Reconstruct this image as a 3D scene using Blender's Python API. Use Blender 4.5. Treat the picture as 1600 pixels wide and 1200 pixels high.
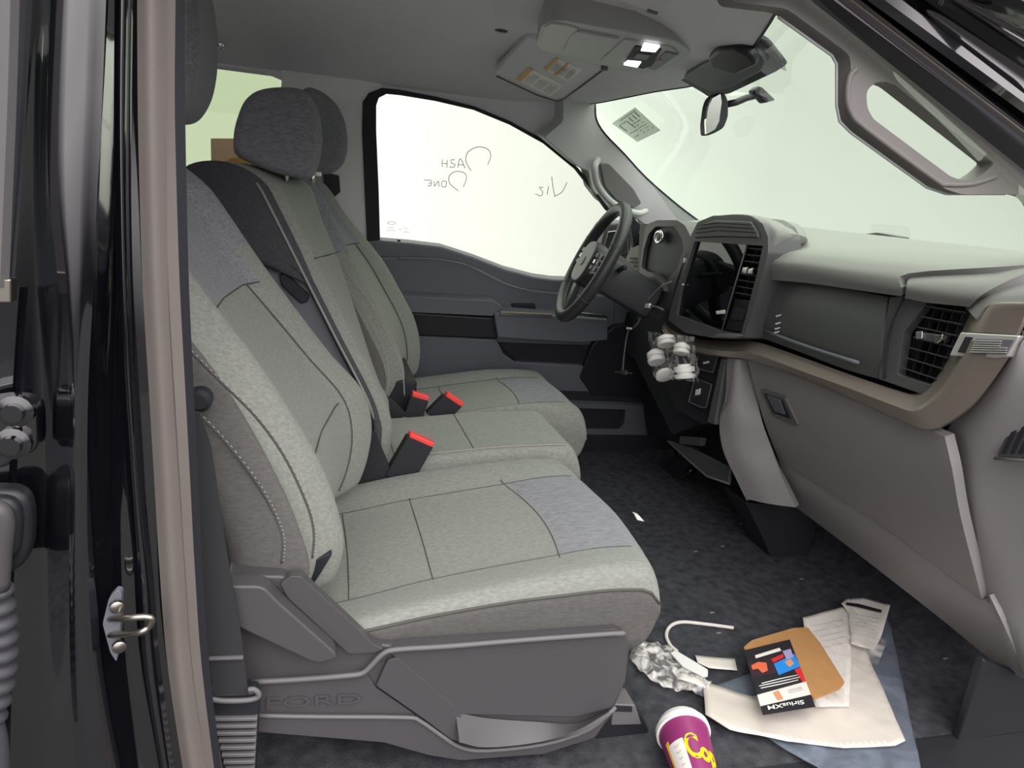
import bpy, bmesh, math, random
from mathutils import Vector, Matrix, noise
from mathutils.geometry import tessellate_polygon
random.seed(4)
SC = bpy.context.scene
COL = SC.collection
for o in list(bpy.data.objects):
    bpy.data.objects.remove(o)

# ------------------------------------------------------------------ camera
FPX = 1140.0
CAMP = Vector((0.0, -0.9, 0.95))
def _frame():
    yc = Vector(((490.0-800)/FPX, -(270.0-600)/FPX, -1.0)).normalized()
    r = math.radians(1.5)
    u = Vector((math.sin(r), math.cos(r), 0))
    zc = (u-yc*u.dot(yc)).normalized()
    xc = yc.cross(zc)
    return Matrix((xc, yc, zc))
RM = _frame()
cam_data = bpy.data.cameras.new('camera')
cam = bpy.data.objects.new('camera', cam_data)
COL.objects.link(cam)
cam.matrix_world = Matrix.Translation(CAMP) @ RM.to_4x4()
cam_data.sensor_width = 36.0
cam_data.lens = 36.0*FPX/1600.0
cam_data.clip_start = 0.02
SC.camera = cam

# ------------------------------------------------------------------ world: a bright pale workshop with a dark floor
world = bpy.data.worlds.new('workshop')
SC.world = world
world.use_nodes = True
nt = world.node_tree
nt.nodes.clear()
out = nt.nodes.new('ShaderNodeOutputWorld')
bg = nt.nodes.new('ShaderNodeBackground')
tc = nt.nodes.new('ShaderNodeTexCoord')
sep = nt.nodes.new('ShaderNodeSeparateXYZ')
nt.links.new(tc.outputs['Generated'], sep.inputs[0])
def mrange(src, a, b, c, d):
    n = nt.nodes.new('ShaderNodeMapRange'); n.clamp = True
    n.inputs[1].default_value = a; n.inputs[2].default_value = b
    n.inputs[3].default_value = c; n.inputs[4].default_value = d
    nt.links.new(src, n.inputs[0]); return n.outputs[0]
def mth(op, a, b=None):
    n = nt.nodes.new('ShaderNodeMath'); n.operation = op
    for i, v in enumerate((a, b)):
        if v is None: continue
        if isinstance(v, (int, float)): n.inputs[i].default_value = v
        else: nt.links.new(v, n.inputs[i])
    return n.outputs[0]
X, Y, Z = sep.outputs
walls = mrange(Z, -0.20, 0.02, 0.0, 1.0)                 # walls and lamps above, floor below
nearside = mrange(Y, -0.5, 0.1, 0.0, 1.0)                # bright white wall only beyond the truck
ceil_ = mrange(Z, 0.1, 0.8, 0.0, 2.0)
beyond = mth('ADD', 1.0, mth('ADD', mrange(X, 0.55, 0.05, 0.0, 0.8), mrange(Z, 0.45, 0.8, 0.0, 2.5)))   # brighter beside and above, softer ahead
dark_ahead = mrange(mth('ADD', mth('MULTIPLY', X, 0.85), mth('MULTIPLY', Y, -0.53)), 0.72, 0.86, 1.0, 0.12)   # world darkened toward the open door ahead right, for dark paint reflections
dark_rear = mrange(X, -0.80, -0.62, 0.10, 1.0)               # dark sector added toward the rear so the stepped paint reflects dark
low = mrange(Z, 0.05, 0.2, 1.0, 0.0)
dark_ahead = mth('SUBTRACT', 1.0, mth('MULTIPLY', low, mth('SUBTRACT', 1.0, dark_ahead)))
near_l = mth('ADD', 1.6, ceil_)
lvl = mth('ADD', mth('MULTIPLY', nearside, beyond), mth('MULTIPLY', mth('SUBTRACT', 1.0, nearside), mth('MULTIPLY', near_l, dark_ahead)))
lvl = mth('MULTIPLY', lvl, dark_rear)
lvl = mth('MULTIPLY', lvl, mth('ADD', 0.10, mth('MULTIPLY', mth('MAXIMUM', walls, nearside), 0.9)))
colr = nt.nodes.new('ShaderNodeMix'); colr.data_type = 'RGBA'
nt.links.new(nearside, colr.inputs[0])
colr.inputs[6].default_value = (0.98, 0.93, 0.95, 1)
colr.inputs[7].default_value = (0.955, 1.0, 0.90, 1)
nt.links.new(colr.outputs[2], bg.inputs[0])
nt.links.new(lvl, bg.inputs[1])
nt.links.new(bg.outputs[0], out.inputs[0])

# soft fill light added outside the open door, behind the camera
def area(name, loc, size, sy, power, target, col=(1, 1, 1)):
    d = bpy.data.lights.new(name, 'AREA'); d.shape = 'RECTANGLE'; d.size = size; d.size_y = sy
    d.energy = power; d.color = col
    o = bpy.data.objects.new(name, d); COL.objects.link(o)
    o.location = loc
    o.rotation_euler = (Vector(target)-Vector(loc)).to_track_quat('-Z', 'Y').to_euler()
area('door_side_fill', (0.3, -3.2, 2.9), 3.5, 1.2, 60, (0.4, 0.4, 0.4), (1.0, 0.97, 0.96))
SC.view_settings.view_transform = 'Standard'
SC.view_settings.look = 'None'
SC.view_settings.exposure = 0.0
SC.view_settings.gamma = 1.0
SC.view_settings.use_curve_mapping = False
SC.cycles.max_bounces = 8
SC.cycles.transparent_max_bounces = 16

# ------------------------------------------------------------------ un-projection: a photo point onto a known real plane
def W(px, py, pl):
    """pl: ('x',v) ('y',v) ('z',v) or (point, normal)"""
    d = RM @ Vector(((px-800)/FPX, -(py-600)/FPX, -1.0))
    if pl[0] in ('x', 'y', 'z') and isinstance(pl[0], str):
        i = 'xyz'.index(pl[0]); t = (pl[1]-CAMP[i])/d[i]
    else:
        n = Vector(pl[1]); t = (Vector(pl[0])-CAMP).dot(n)/d.dot(n)
    return CAMP + d*t
def WY(p):
    return W(p[0], p[1], ('y', p[2]))

# ------------------------------------------------------------------ materials
def lin(c):
    return tuple(((v/255.0)/12.92 if v/255.0 <= 0.04045 else ((v/255.0+0.055)/1.055)**2.4) for v in c)
MATS = {}
def mat(name, rgb, rough=0.6, metal=0.0, bump=None, var=None, coat=0.0, emit=None, spec=0.5, stretch=(1, 1, 1), sheen=0.0, alpha=None):
    m = bpy.data.materials.new(name); m.use_nodes = True
    t = m.node_tree; b = t.nodes['Principled BSDF']
    c = lin(rgb)
    b.inputs['Base Color'].default_value = (*c, 1)
    b.inputs['Roughness'].default_value = rough
    b.inputs['Metallic'].default_value = metal
    b.inputs['Specular IOR Level'].default_value = spec
    b.inputs['Coat Weight'].default_value = coat
    b.inputs['Coat Roughness'].default_value = 0.04
    b.inputs['Sheen Weight'].default_value = sheen
    if coat: b.inputs['Coat IOR'].default_value = 2.1
    if emit:
        b.inputs['Emission Color'].default_value = (*lin(emit[0]), 1); b.inputs['Emission Strength'].default_value = emit[1]
    if alpha is not None: b.inputs['Alpha'].default_value = alpha
    co = t.nodes.new('ShaderNodeTexCoord'); mp = t.nodes.new('ShaderNodeMapping')
    mp.inputs['Scale'].default_value = stretch
    t.links.new(co.outputs['Object'], mp.inputs[0])
    if var:   # (scale, amount)
        n = t.nodes.new('ShaderNodeTexNoise'); n.inputs['Scale'].default_value = var[0]; n.inputs['Detail'].default_value = 5
        t.links.new(mp.outputs[0], n.inputs['Vector'])
        r = t.nodes.new('ShaderNodeMapRange'); r.inputs[1].default_value = 0.3; r.inputs[2].default_value = 0.7
        r.inputs[3].default_value = 1-var[1]; r.inputs[4].default_value = 1+var[1]
        t.links.new(n.outputs[0], r.inputs[0])
        mx = t.nodes.new('ShaderNodeVectorMath'); mx.operation = 'SCALE'
        mx.inputs[0].default_value = c
        t.links.new(r.outputs[0], mx.inputs['Scale'])
        t.links.new(mx.outputs[0], b.inputs['Base Color'])
    if bump:  # (scale, strength, distance)
        n = t.nodes.new('ShaderNodeTexNoise'); n.inputs['Scale'].default_value = bump[0]; n.inputs['Detail'].default_value = 3
        t.links.new(mp.outputs[0], n.inputs['Vector'])
        bp = t.nodes.new('ShaderNodeBump'); bp.inputs['Strength'].default_value = bump[1]; bp.inputs['Distance'].default_value = bump[2]
        t.links.new(n.outputs[0], bp.inputs['Height']); t.links.new(bp.outputs[0], b.inputs['Normal'])
    MATS[name] = m
    return m
def glassmat(name, tint, gloss=0.08):
    m = bpy.data.materials.new(name); m.use_nodes = True
    t = m.node_tree; t.nodes.clear()
    o = t.nodes.new('ShaderNodeOutputMaterial'); tr = t.nodes.new('ShaderNodeBsdfTransparent'); gl = t.nodes.new('ShaderNodeBsdfGlossy')
    tr.inputs[0].default_value = (*tint, 1); gl.inputs['Roughness'].default_value = 0.02
    mx = t.nodes.new('ShaderNodeMixShader'); lw = t.nodes.new('ShaderNodeFresnel'); lw.inputs[0].default_value = 1.45
    ge = t.nodes.new('ShaderNodeNewGeometry'); fr = t.nodes.new('ShaderNodeMath'); fr.operation = 'SUBTRACT'; fr.inputs[0].default_value = 1.0
    fm_ = t.nodes.new('ShaderNodeMath'); fm_.operation = 'MULTIPLY'
    t.links.new(ge.outputs['Backfacing'], fr.inputs[1]); t.links.new(lw.outputs[0], fm_.inputs[0]); t.links.new(fr.outputs[0], fm_.inputs[1])
    t.links.new(fm_.outputs[0], mx.inputs[0]); t.links.new(tr.outputs[0], mx.inputs[1]); t.links.new(gl.outputs[0], mx.inputs[2])
    t.links.new(mx.outputs[0], o.inputs[0]); MATS[name] = m
    return m
def filmmat(name, body, amount, scale=60, lo=0.1, rough=0.15):
    """clear plastic film: mostly transparent, with milky creases and gloss"""
    m = bpy.data.materials.new(name); m.use_nodes = True
    t = m.node_tree; b = t.nodes['Principled BSDF']
    b.inputs['Base Color'].default_value = (*lin(body), 1); b.inputs['Roughness'].default_value = rough
    co = t.nodes.new('ShaderNodeTexCoord'); n = t.nodes.new('ShaderNodeTexNoise'); n.inputs['Scale'].default_value = scale; n.inputs['Detail'].default_value = 6
    n.inputs['Distortion'].default_value = 1.2
    t.links.new(co.outputs['Object'], n.inputs['Vector'])
    r = t.nodes.new('ShaderNodeMapRange'); r.inputs[1].default_value = 0.42; r.inputs[2].default_value = 0.68
    r.inputs[3].default_value = lo; r.inputs[4].default_value = amount
    t.links.new(n.outputs[0], r.inputs[0]); t.links.new(r.outputs[0], b.inputs['Alpha'])
    bp = t.nodes.new('ShaderNodeBump'); bp.inputs['Strength'].default_value = 0.8; bp.inputs['Distance'].default_value = 0.004
    t.links.new(n.outputs[0], bp.inputs['Height']); t.links.new(bp.outputs[0], b.inputs['Normal'])
    MATS[name] = m
    return m

FAB = mat('seat_fabric', (138, 141, 134), 0.95, bump=(900, 0.35, 0.0012), var=(260, 0.16), spec=0.2, stretch=(0.35, 1, 1), sheen=0.15)
FABD = mat('seat_side_fabric', (100, 98, 95), 0.95, bump=(900, 0.35, 0.0012), var=(260, 0.14), spec=0.2, stretch=(0.35, 1, 1), sheen=0.1)
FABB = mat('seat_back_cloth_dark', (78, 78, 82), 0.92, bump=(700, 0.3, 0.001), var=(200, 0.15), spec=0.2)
HEA = mat('heathered_fabric', (134, 135, 140), 0.95, bump=(500, 0.5, 0.0015), var=(330, 0.27), spec=0.2, stretch=(0.12, 1, 1), sheen=0.15)
HEAD = mat('headrest_fabric', (124, 125, 129), 0.95, bump=(700, 0.4, 0.0012), var=(300, 0.2), spec=0.2, stretch=(0.35, 1, 1), sheen=0.1)
SEAM = mat('seam_thread', (84, 85, 81), 0.9)
STI = mat('light_stitch', (150, 148, 143), 0.9)
PLS = mat('neutral_dark_plastic', (80, 80, 82), 0.45, bump=(1200, 0.2, 0.0005))
CONS = mat('console_plastic', (176, 176, 176), 0.5)
SATIN = mat('satin_metal', (215, 212, 208), 0.3, metal=0.5)
CLB = mat('cluster_black', (20, 21, 27), 0.5)
CONC = mat('workshop_concrete', (44, 42, 42), 0.7, var=(2, 0.15))
PLG = mat('grey_plastic', (78, 76, 78), 0.42, bump=(900, 0.15, 0.0005), var=(4, 0.03))
PLM = mat('mid_grey_plastic', (106, 104, 105), 0.5, bump=(1200, 0.2, 0.0005))
PLD = mat('dark_grey_plastic', (104, 107, 114), 0.5, bump=(1200, 0.2, 0.0005))
PLB = mat('black_plastic', (38, 39, 44), 0.45, bump=(1200, 0.1, 0.0004))
BLK = mat('deep_black', (32, 33, 39), 0.7)
DASHU = mat('soft_dash_top', (132, 132, 129), 0.55, bump=(700, 0.4, 0.0007))
DASHL = mat('lower_dash_plastic', (146, 143, 143), 0.5, bump=(900, 0.2, 0.0005))
TRIM = mat('bronze_grey_trim', (138, 128, 120), 0.32, metal=0.35, bump=(900, 0.05, 0.0002))
BIN = mat('upper_bin_vinyl', (80, 82, 82), 0.42, bump=(350, 0.4, 0.0006))
CHR = mat('chrome', (225, 225, 225), 0.12, metal=1.0)
STL = mat('zinc_steel', (170, 165, 155), 0.3, metal=1.0)
PAINT = mat('black_car_paint', (14, 14, 20), 0.12, coat=1.0, spec=0.6)
RUB = mat('grey_rubber_seal', (108, 102, 98), 0.62, bump=(300, 0.1, 0.0006), var=(9, 0.06))
RUBD = mat('dark_rubber_seal', (66, 66, 72), 0.55, var=(9, 0.06))
HL = mat('headliner_cloth', (222, 222, 226), 0.95, bump=(1500, 0.3, 0.0006), var=(600, 0.05), spec=0.15)
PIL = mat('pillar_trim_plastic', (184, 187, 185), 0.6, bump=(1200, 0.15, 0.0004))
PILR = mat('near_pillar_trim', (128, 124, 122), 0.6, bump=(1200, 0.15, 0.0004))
CARP = mat('black_carpet', (74, 75, 80), 1.0, bump=(450, 0.9, 0.004), var=(40, 0.35), spec=0.1)
WEB = mat('belt_webbing', (46, 47, 49), 0.8, bump=(600, 0.5, 0.001))
REDB = mat('red_button', (250, 70, 66), 0.4, emit=None)
GLOS = mat('gloss_screen', (9, 10, 14), 0.03, spec=0.8)
LEA = mat('black_leather', (52, 53, 55), 0.42, bump=(500, 0.3, 0.0006))
WHP = mat('white_plastic', (235, 235, 230), 0.4)
PAP = mat('white_paper', (228, 222, 214), 0.8, var=(6, 0.03))
PAPG = mat('printed_paper_grey', (150, 148, 150), 0.8)
POLY = mat('white_poly_bag', (214, 206, 196), 0.35, bump=(18, 0.3, 0.004), var=(8, 0.05))
CARD = mat('brown_cardboard', (176, 130, 80), 0.85, var=(30, 0.06))
CUPM = mat('maroon_cup', (140, 50, 105), 0.4)
CUPY = mat('yellow_print', (250, 205, 10), 0.5)
LAMP = mat('lit_lamp_lens', (255, 255, 255), 0.3, emit=((250, 250, 255), 1.2))
LABW = mat('visor_label', (240, 240, 236), 0.6)
LABO = mat('visor_label_orange', (214, 170, 92), 0.6)
LABT = mat('visor_label_text', (140, 140, 136), 0.6)
INK = mat('marker_ink', (120, 124, 116), 0.8)
DOT = mat('frit_black', (40, 42, 48), 0.5)
STK = mat('green_grey_sticker', (150, 165, 130), 0.6, alpha=0.42)
STKD = mat('sticker_ink', (46, 50, 44), 0.6)
G_SIDE = glassmat('side_glass', (0.84, 0.84, 0.82))
G_SHIELD = glassmat('windshield_glass', (0.89, 0.925, 0.885))
G_REAR = glassmat('privacy_glass', (0.56, 0.60, 0.50))
FILM = filmmat('crinkled_clear_film', (240, 238, 234), 0.35, 55, 0.02)
FILM3 = filmmat('document_sleeve_film', (235, 232, 226), 0.4, 16, 0.06)
FILM2 = filmmat('milky_crinkled_film', (245, 242, 238), 0.8, 38, 0.08)
BAGF = filmmat('clear_bag_film', (140, 150, 165), 0.5, 14, 0.28, 0.12)
CBLU = mat('print_blue', (40, 140, 225), 0.5); CRED = mat('print_red', (215, 45, 50), 0.5); CORA = mat('print_orange', (225, 110, 70), 0.5)
CBLK = mat('print_black', (38, 36, 40), 0.5); CMAR = mat('print_maroon', (58, 38, 48), 0.5); CSKN = mat('print_tan', (214, 150, 110), 0.5)
CLIL = mat('print_lilac', (165, 155, 200), 0.5)
MIRG = mat('mirror_glass', (235, 238, 232), 0.03, metal=1.0)

# ------------------------------------------------------------------ object helpers
WL = {}
def link(name, verts, faces, m, parent=None, smooth=True, fm=None, mats=None, base=True):
    """ONE mesh object; verts in world space; origin at its base centre"""
    vs = [Vector(v) for v in verts]
    lo = [min(v[i] for v in vs) for i in range(3)]; hi = [max(v[i] for v in vs) for i in range(3)]
    org = Vector(((lo[0]+hi[0])/2, (lo[1]+hi[1])/2, lo[2]))
    me = bpy.data.meshes.new(name)
    me.from_pydata([v-org for v in vs], [], faces)
    bm = bmesh.new(); bm.from_mesh(me)
    bmesh.ops.recalc_face_normals(bm, faces=bm.faces)
    bm.to_mesh(me); bm.free()
    for mm in (mats or [m]): me.materials.append(mm)
    if fm:
        for i, p in enumerate(me.polygons): p.material_index = fm[i]
    for p in me.polygons: p.use_smooth = smooth
    o = bpy.data.objects.new(name, me); COL.objects.link(o)
    if parent is not None:
        o.parent = parent; o.location = org-WL[parent.name]
    else: o.location = org
    WL[o.name] = org
    return o
def thing(name, label, cat, loc, group=None):
    o = bpy.data.objects.new(name, None); COL.objects.link(o)
    o.location = loc; WL[o.name] = Vector(loc); o.empty_display_size = 0.05
    o['label'] = label; o['category'] = cat
    if group: o['group'] = group
    return o
def tag(o, label, cat, group=None):
    o['label'] = label; o['category'] = cat
    if group: o['group'] = group
    return o
def struct(o):
    o['kind'] = 'structure'; return o
def bev(o, w, seg=3, ang=35, sub=0):
    if w:
        b = o.modifiers.new('bevel', 'BEVEL'); b.width = w; b.segments = seg; b.limit_method = 'ANGLE'; b.angle_limit = math.radians(ang)
        b.harden_normals = True
    if sub:
        s = o.modifiers.new('sub', 'SUBSURF'); s.levels = sub; s.render_levels = sub
    if hasattr(o.data, 'set_sharp_from_angle'): o.data.set_sharp_from_angle(angle=math.radians(50))
    return o
def cr(pts, n, closed=False):
    """Catmull-Rom through points (Vectors)"""
    pts = [Vector(p) for p in pts]; N = len(pts); res = []
    segs = N if closed else N-1
    for i in range(segs):
        if closed: p0, p1, p2, p3 = pts[(i-1) % N], pts[i], pts[(i+1) % N], pts[(i+2) % N]
        else:
            p1, p2 = pts[i], pts[i+1]
            p0 = pts[i-1] if i > 0 else p1*2-p2
            p3 = pts[i+2] if i+2 < N else p2*2-p1
        for k in range(n):
            t = k/n
            res.append(0.5*((2*p1)+(p2-p0)*t+(2*p0-5*p1+4*p2-p3)*t*t+(3*p1-p0-3*p2+p3)*t**3))
    if not closed: res.append(pts[-1])
    return res
def chaikin(pts, it=2, closed=True):
    pts = [Vector(p) for p in pts]
    for _ in range(it):
        q = []; N = len(pts)
        for i in range(N if closed else N-1):
            a, b = pts[i], pts[(i+1) % N]
            q += [a*0.78+b*0.22, a*0.22+b*0.78]
        pts = q
    return pts
def corner(pts, r):
    """round the corners of a closed polygon by cutting r metres with an arc of 4 pts"""
    pts = [Vector(p) for p in pts]; q = []; N = len(pts)
    for i in range(N):
        p = pts[i]; a = pts[i-1]; b = pts[(i+1) % N]
        da = (a-p); db = (b-p); ra = min(r, da.length*0.45); rb = min(r, db.length*0.45)
        A = p+da.normalized()*ra; B = p+db.normalized()*rb
        for k in range(5):
            t = k/4; q.append(A*(1-t)**2+p*2*t*(1-t)+B*t*t)
    return q
def prism(name, pts, off, m, parent=None, bevel=0.003, seg=3, hole=None, smooth=True, sub=0):
    """polygon (3D points) with real thickness off (Vector), optionally with a hole"""
    pts = [Vector(p) for p in pts]; off = Vector(off); faces = []; N = len(pts)
    if hole is None:
        V = pts+[p+off for p in pts]
        faces = [list(range(N)), list(range(2*N-1, N-1, -1))]+[[i, (i+1) % N, N+(i+1) % N, N+i] for i in range(N)]
    else:
        h = [Vector(p) for p in hole]; H = len(h)
        tri = tessellate_polygon([pts, h]); F = pts+h; T = N+H
        V = F+[p+off for p in F]
        faces = [list(t) for t in tri]+[[T+i for i in reversed(t)] for t in tri]
        faces += [[i, (i+1) % N, T+(i+1) % N, T+i] for i in range(N)]
        faces += [[N+i, N+(i+1) % H, T+N+(i+1) % H, T+N+i] for i in range(H)]
    o = link(name, V, faces, m, parent, smooth)
    return bev(o, bevel, seg, sub=sub)
def slab(name, pxs, pl, depth, m, parent=None, bevel=0.003, r=0.0, hole=None, rh=0.0, seg=3, smooth=True, sub=0):
    """outline traced on a real plane; depth metres thick, away from the camera (negative: toward it)"""
    pts = [W(x, y, pl) for x, y in pxs]
    if r: pts = corner(pts, r)
    hp = None
    if hole:
        hp = [W(x, y, pl) for x, y in hole]
        if rh: hp = corner(hp, rh)
    if isinstance(pl[0], str): n = Vector([1.0 if c == pl[0] else 0.0 for c in 'xyz'])
    else: n = Vector(pl[1]).normalized()
    if n.dot(pts[0]-CAMP) < 0: n = -n
    return prism(name, pts, n*depth, m, parent, bevel, seg, hp, smooth, sub)
def sheet(name, rows, m, parent=None, thick=0.004, nu=4, nv=4, lin_u=False, lin_v=False, flip=False, smooth=True):
    """surface lofted through rows of 3D points, closed shell of real thickness (away from the camera)"""
    R = [[Vector(p) for p in r] for r in rows]
    if not lin_u: R = [cr(r, nu) for r in R]
    else: R = [[r[i].lerp(r[i+1], k/nu) for i in range(len(r)-1) for k in range(nu)]+[r[-1]] for r in R]
    cols = list(zip(*R))
    if not lin_v: cols = [cr(c, nv) for c in cols]
    else: cols = [[c[i].lerp(c[i+1], k/nv) for i in range(len(c)-1) for k in range(nv)]+[c[-1]] for c in cols]
    G = list(zip(*cols)); a = len(G); b = len(G[0])
    V = []; NRM = []
    for i in range(a):
        for j in range(b):
            du = G[min(i+1, a-1)][j]-G[max(i-1, 0)][j]; dv = G[i][min(j+1, b-1)]-G[i][max(j-1, 0)]
            n = du.cross(dv)
            n = n.normalized() if n.length > 1e-9 else Vector((0, 0, 1))
            V.append(G[i][j]); NRM.append(n)
    mid = (a//2)*b+b//2
    s = 1.0 if NRM[mid].dot(V[mid]-CAMP) > 0 else -1.0
    if flip: s = -s
    back = [V[k]+NRM[k]*s*thick for k in range(len(V))]
    n0 = len(V); F = []
    for i in range(a-1):
        for j in range(b-1):
            q = [i*b+j, i*b+j+1, (i+1)*b+j+1, (i+1)*b+j]
            F.append(q); F.append([n0+k for k in reversed(q)])
    rim = [j for j in range(b)]+[i*b+b-1 for i in range(1, a)]+[(a-1)*b+j for j in range(b-2, -1, -1)]+[i*b for i in range(a-2, 0, -1)]
    for k in range(len(rim)):
        p, q = rim[k], rim[(k+1) % len(rim)]
        F.append([p, q, n0+q, n0+p])
    o = link(name, V+back, F, m, parent, smooth)
    if hasattr(o.data, 'set_sharp_from_angle'): o.data.set_sharp_from_angle(angle=math.radians(50))
    return o
def tube_data(pts, r, n=8, closed=False, rad=None):
    pts = [Vector(p) for p in pts]; V = []; F = []; L = len(pts)
    t0 = (pts[1]-pts[0]).normalized()
    up = Vector((0, 0, 1)) if abs(t0.z) < 0.9 else Vector((1, 0, 0))
    a = t0.cross(up).normalized()
    for i in range(L):
        if closed: t = (pts[(i+1) % L]-pts[i-1])
        else: t = pts[min(i+1, L-1)]-pts[max(i-1, 0)]
        t = t.normalized() if t.length > 1e-9 else t0
        a = (a-t*a.dot(t)); a = a.normalized() if a.length > 1e-6 else t.orthogonal().normalized()
        b = t.cross(a); rr = rad[i] if rad else r
        for k in range(n):
            an = 2*math.pi*k/n; V.append(pts[i]+a*math.cos(an)*rr+b*math.sin(an)*rr)
    for i in range(L if closed else L-1):
        for k in range(n):
            j = (i+1) % L
            F.append([i*n+k, i*n+(k+1) % n, j*n+(k+1) % n, j*n+k])
    if not closed:
        F.append(list(range(n))[::-1]); F.append([(L-1)*n+k for k in range(n)])
    return V, F
def tube(name, pts, r, m, parent=None, n=8, sm=0, closed=False, rad=None):
    if sm: pts = cr(pts, sm, closed)
    V, F = tube_data(pts, r, n, closed, rad)
    return link(name, V, F, m, parent)
def tubes(name, lines, r, m, parent=None, n=6):
    V = []; F = []
    for l in lines:
        v, f = tube_data(l, r, n); k = len(V); V += v; F += [[i+k for i in q] for q in f]
    return link(name, V, F, m, parent)
def box(name, c, ax, ay, az, m, parent=None, bevel=0.002, seg=2):
    """box by centre and three half-axis vectors"""
    c, ax, ay, az = map(Vector, (c, ax, ay, az)); V = []
    for i in (-1, 1):
        for j in (-1, 1):
            for k in (-1, 1): V.append(c+ax*i+ay*j+az*k)
    F = [[0, 1, 3, 2], [4, 6, 7, 5], [0, 4, 5, 1], [2, 3, 7, 6], [0, 2, 6, 4], [1, 5, 7, 3]]
    return bev(link(name, V, F, m, parent), bevel, seg)
def lathe(name, prof, c, axis, m, parent=None, n=28, mats=None, fmi=None):
    """prof: list of (t along axis, radius)"""
    axis = Vector(axis).normalized(); a = axis.orthogonal().normalized(); b = axis.cross(a); c = Vector(c)
    V = []; F = []; fm = []
    for t, r in prof:
        for k in range(n):
            an = 2*math.pi*k/n; V.append(c+axis*t+(a*math.cos(an)+b*math.sin(an))*max(r, 1e-5))
    for i in range(len(prof)-1):
        for k in range(n):
            F.append([i*n+k, i*n+(k+1) % n, (i+1)*n+(k+1) % n, (i+1)*n+k]); fm.append(fmi[i] if fmi else 0)
    F.append(list(range(n))[::-1]); fm.append(fmi[0] if fmi else 0)
    F.append([(len(prof)-1)*n+k for k in range(n)]); fm.append(fmi[-1] if fmi else 0)
    o = link(name, V, F, m, parent, fm=fm, mats=mats)
    if hasattr(o.data, 'set_sharp_from_angle'): o.data.set_sharp_from_angle(angle=math.radians(40))
    return o
def text_geo(s, size=1.0, bold=0.0):
    c = bpy.data.curves.new('txt', 'FONT'); c.body = s; c.size = size; c.offset = bold; c.resolution_u = 3
    o = bpy.data.objects.new('txt', c); COL.objects.link(o)
    bpy.context.view_layer.update()
    dg = bpy.context.evaluated_depsgraph_get()
    me = bpy.data.meshes.new_from_object(o.evaluated_get(dg))
    V = [v.co.copy() for v in me.vertices]; F = [list(p.vertices) for p in me.polygons]
    bpy.data.objects.remove(o); bpy.data.meshes.remove(me); bpy.data.curves.remove(c)
    w = max(v.x for v in V); V = [Vector((v.x/w, v.y/size, 0)) for v in V]   # x in 0..1
    return V, F
def lettering(name, s, fn, m, parent, thick=0.0, bold=0.0, nrm=None):
    """fn(u, v) -> world point; u 0..1 across the word, v in cap heights"""
    V, F = text_geo(s, 1.0, bold)
    P = [fn(v.x, v.y) for v in V]
    if thick and nrm:
        n = Vector(nrm)*thick; k = len(P); P = P+[p+n for p in P]
        ed = {}
        for f in F:
            for i in range(len(f)):
                a, b = f[i], f[(i+1) % len(f)]
                ed[(a, b)] = ed.get((a, b), 0)+1
        side = [[a, b, b+k, a+k] for (a, b) in ed if (b, a) not in ed]
        F = F+[[i+k for i in reversed(f)] for f in F]+side
    return link(name, P, F, m, parent, smooth=False)
def interp(curve, t):
    if t <= curve[0][0]: return curve[0][1]
    for (a, x), (b, y) in zip(curve, curve[1:]):
        if t <= b:
            f = (t-a)/(b-a) if b > a else 0
            return x+(y-x)*f
    return curve[-1][1]
def sinterp(curve, t):
    """smooth (Catmull) interpolation on a non-uniform table"""
    if t <= curve[0][0]: return curve[0][1]
    n = len(curve)
    for i in range(n-1):
        a, x = curve[i]; b, y = curve[i+1]
        if t <= b:
            f = (t-a)/(b-a)
            m0 = (y-x)/(b-a) if i == 0 else (y-curve[i-1][1])/(b-curve[i-1][0])
            m1 = (y-x)/(b-a) if i+2 >= n else (curve[i+2][1]-x)/(curve[i+2][0]-a)
            h = b-a
            return (2*f**3-3*f*f+1)*x+(f**3-2*f*f+f)*h*m0+(-2*f**3+3*f*f)*y+(f**3-f*f)*h*m1
    return curve[-1][1]
# ================================================================== THE CAB SHELL
# driver-side plane leans inward with height
DP = ((0, 1.60, 0.72), (0, 1.0, 0.21))
def WD(px, py, d=0.0):
    return W(px, py, ((0, 1.60-d, 0.72), (0, 1.0, 0.21)))
# floor: carpet with a toe board ahead
rows = []
for y in (0.02, 0.3, 0.75, 0.85, 1.0, 1.3, 1.66):
    rows.append([(x, y, z) for x, z in ((-1.4, 0.0), (-0.5, 0.0), (0.3, 0.0), (0.9, 0.0), (1.35, 0.0), (1.5, 0.02), (1.72, 0.22), (1.8, 0.5))])
fl = struct(sheet('floor', rows, CARP, thick=0.03, nu=5, nv=3, flip=False))
struct(prism('trim_8', [(-0.5, 0.04, 0.0), (2.0, 0.04, 0.0), (2.0, -0.14, -0.01), (-0.5, -0.14, -0.01)], (0, 0, -0.05), PLB, bevel=0.004))
struct(prism('wall_front', [(1.70, -0.05, 0.0), (1.70, 1.66, 0.0), (1.66, 1.66, 0.88), (1.66, -0.05, 0.88)], (0.03, 0, 0), BLK, bevel=0))
struct(prism('wall_left', [(-1.4, 1.64, 0.0), (1.75, 1.64, 0.0), (1.75, 1.62, 0.66), (-1.4, 1.62, 0.66)], (0, 0.03, 0), BLK, bevel=0))
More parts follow.
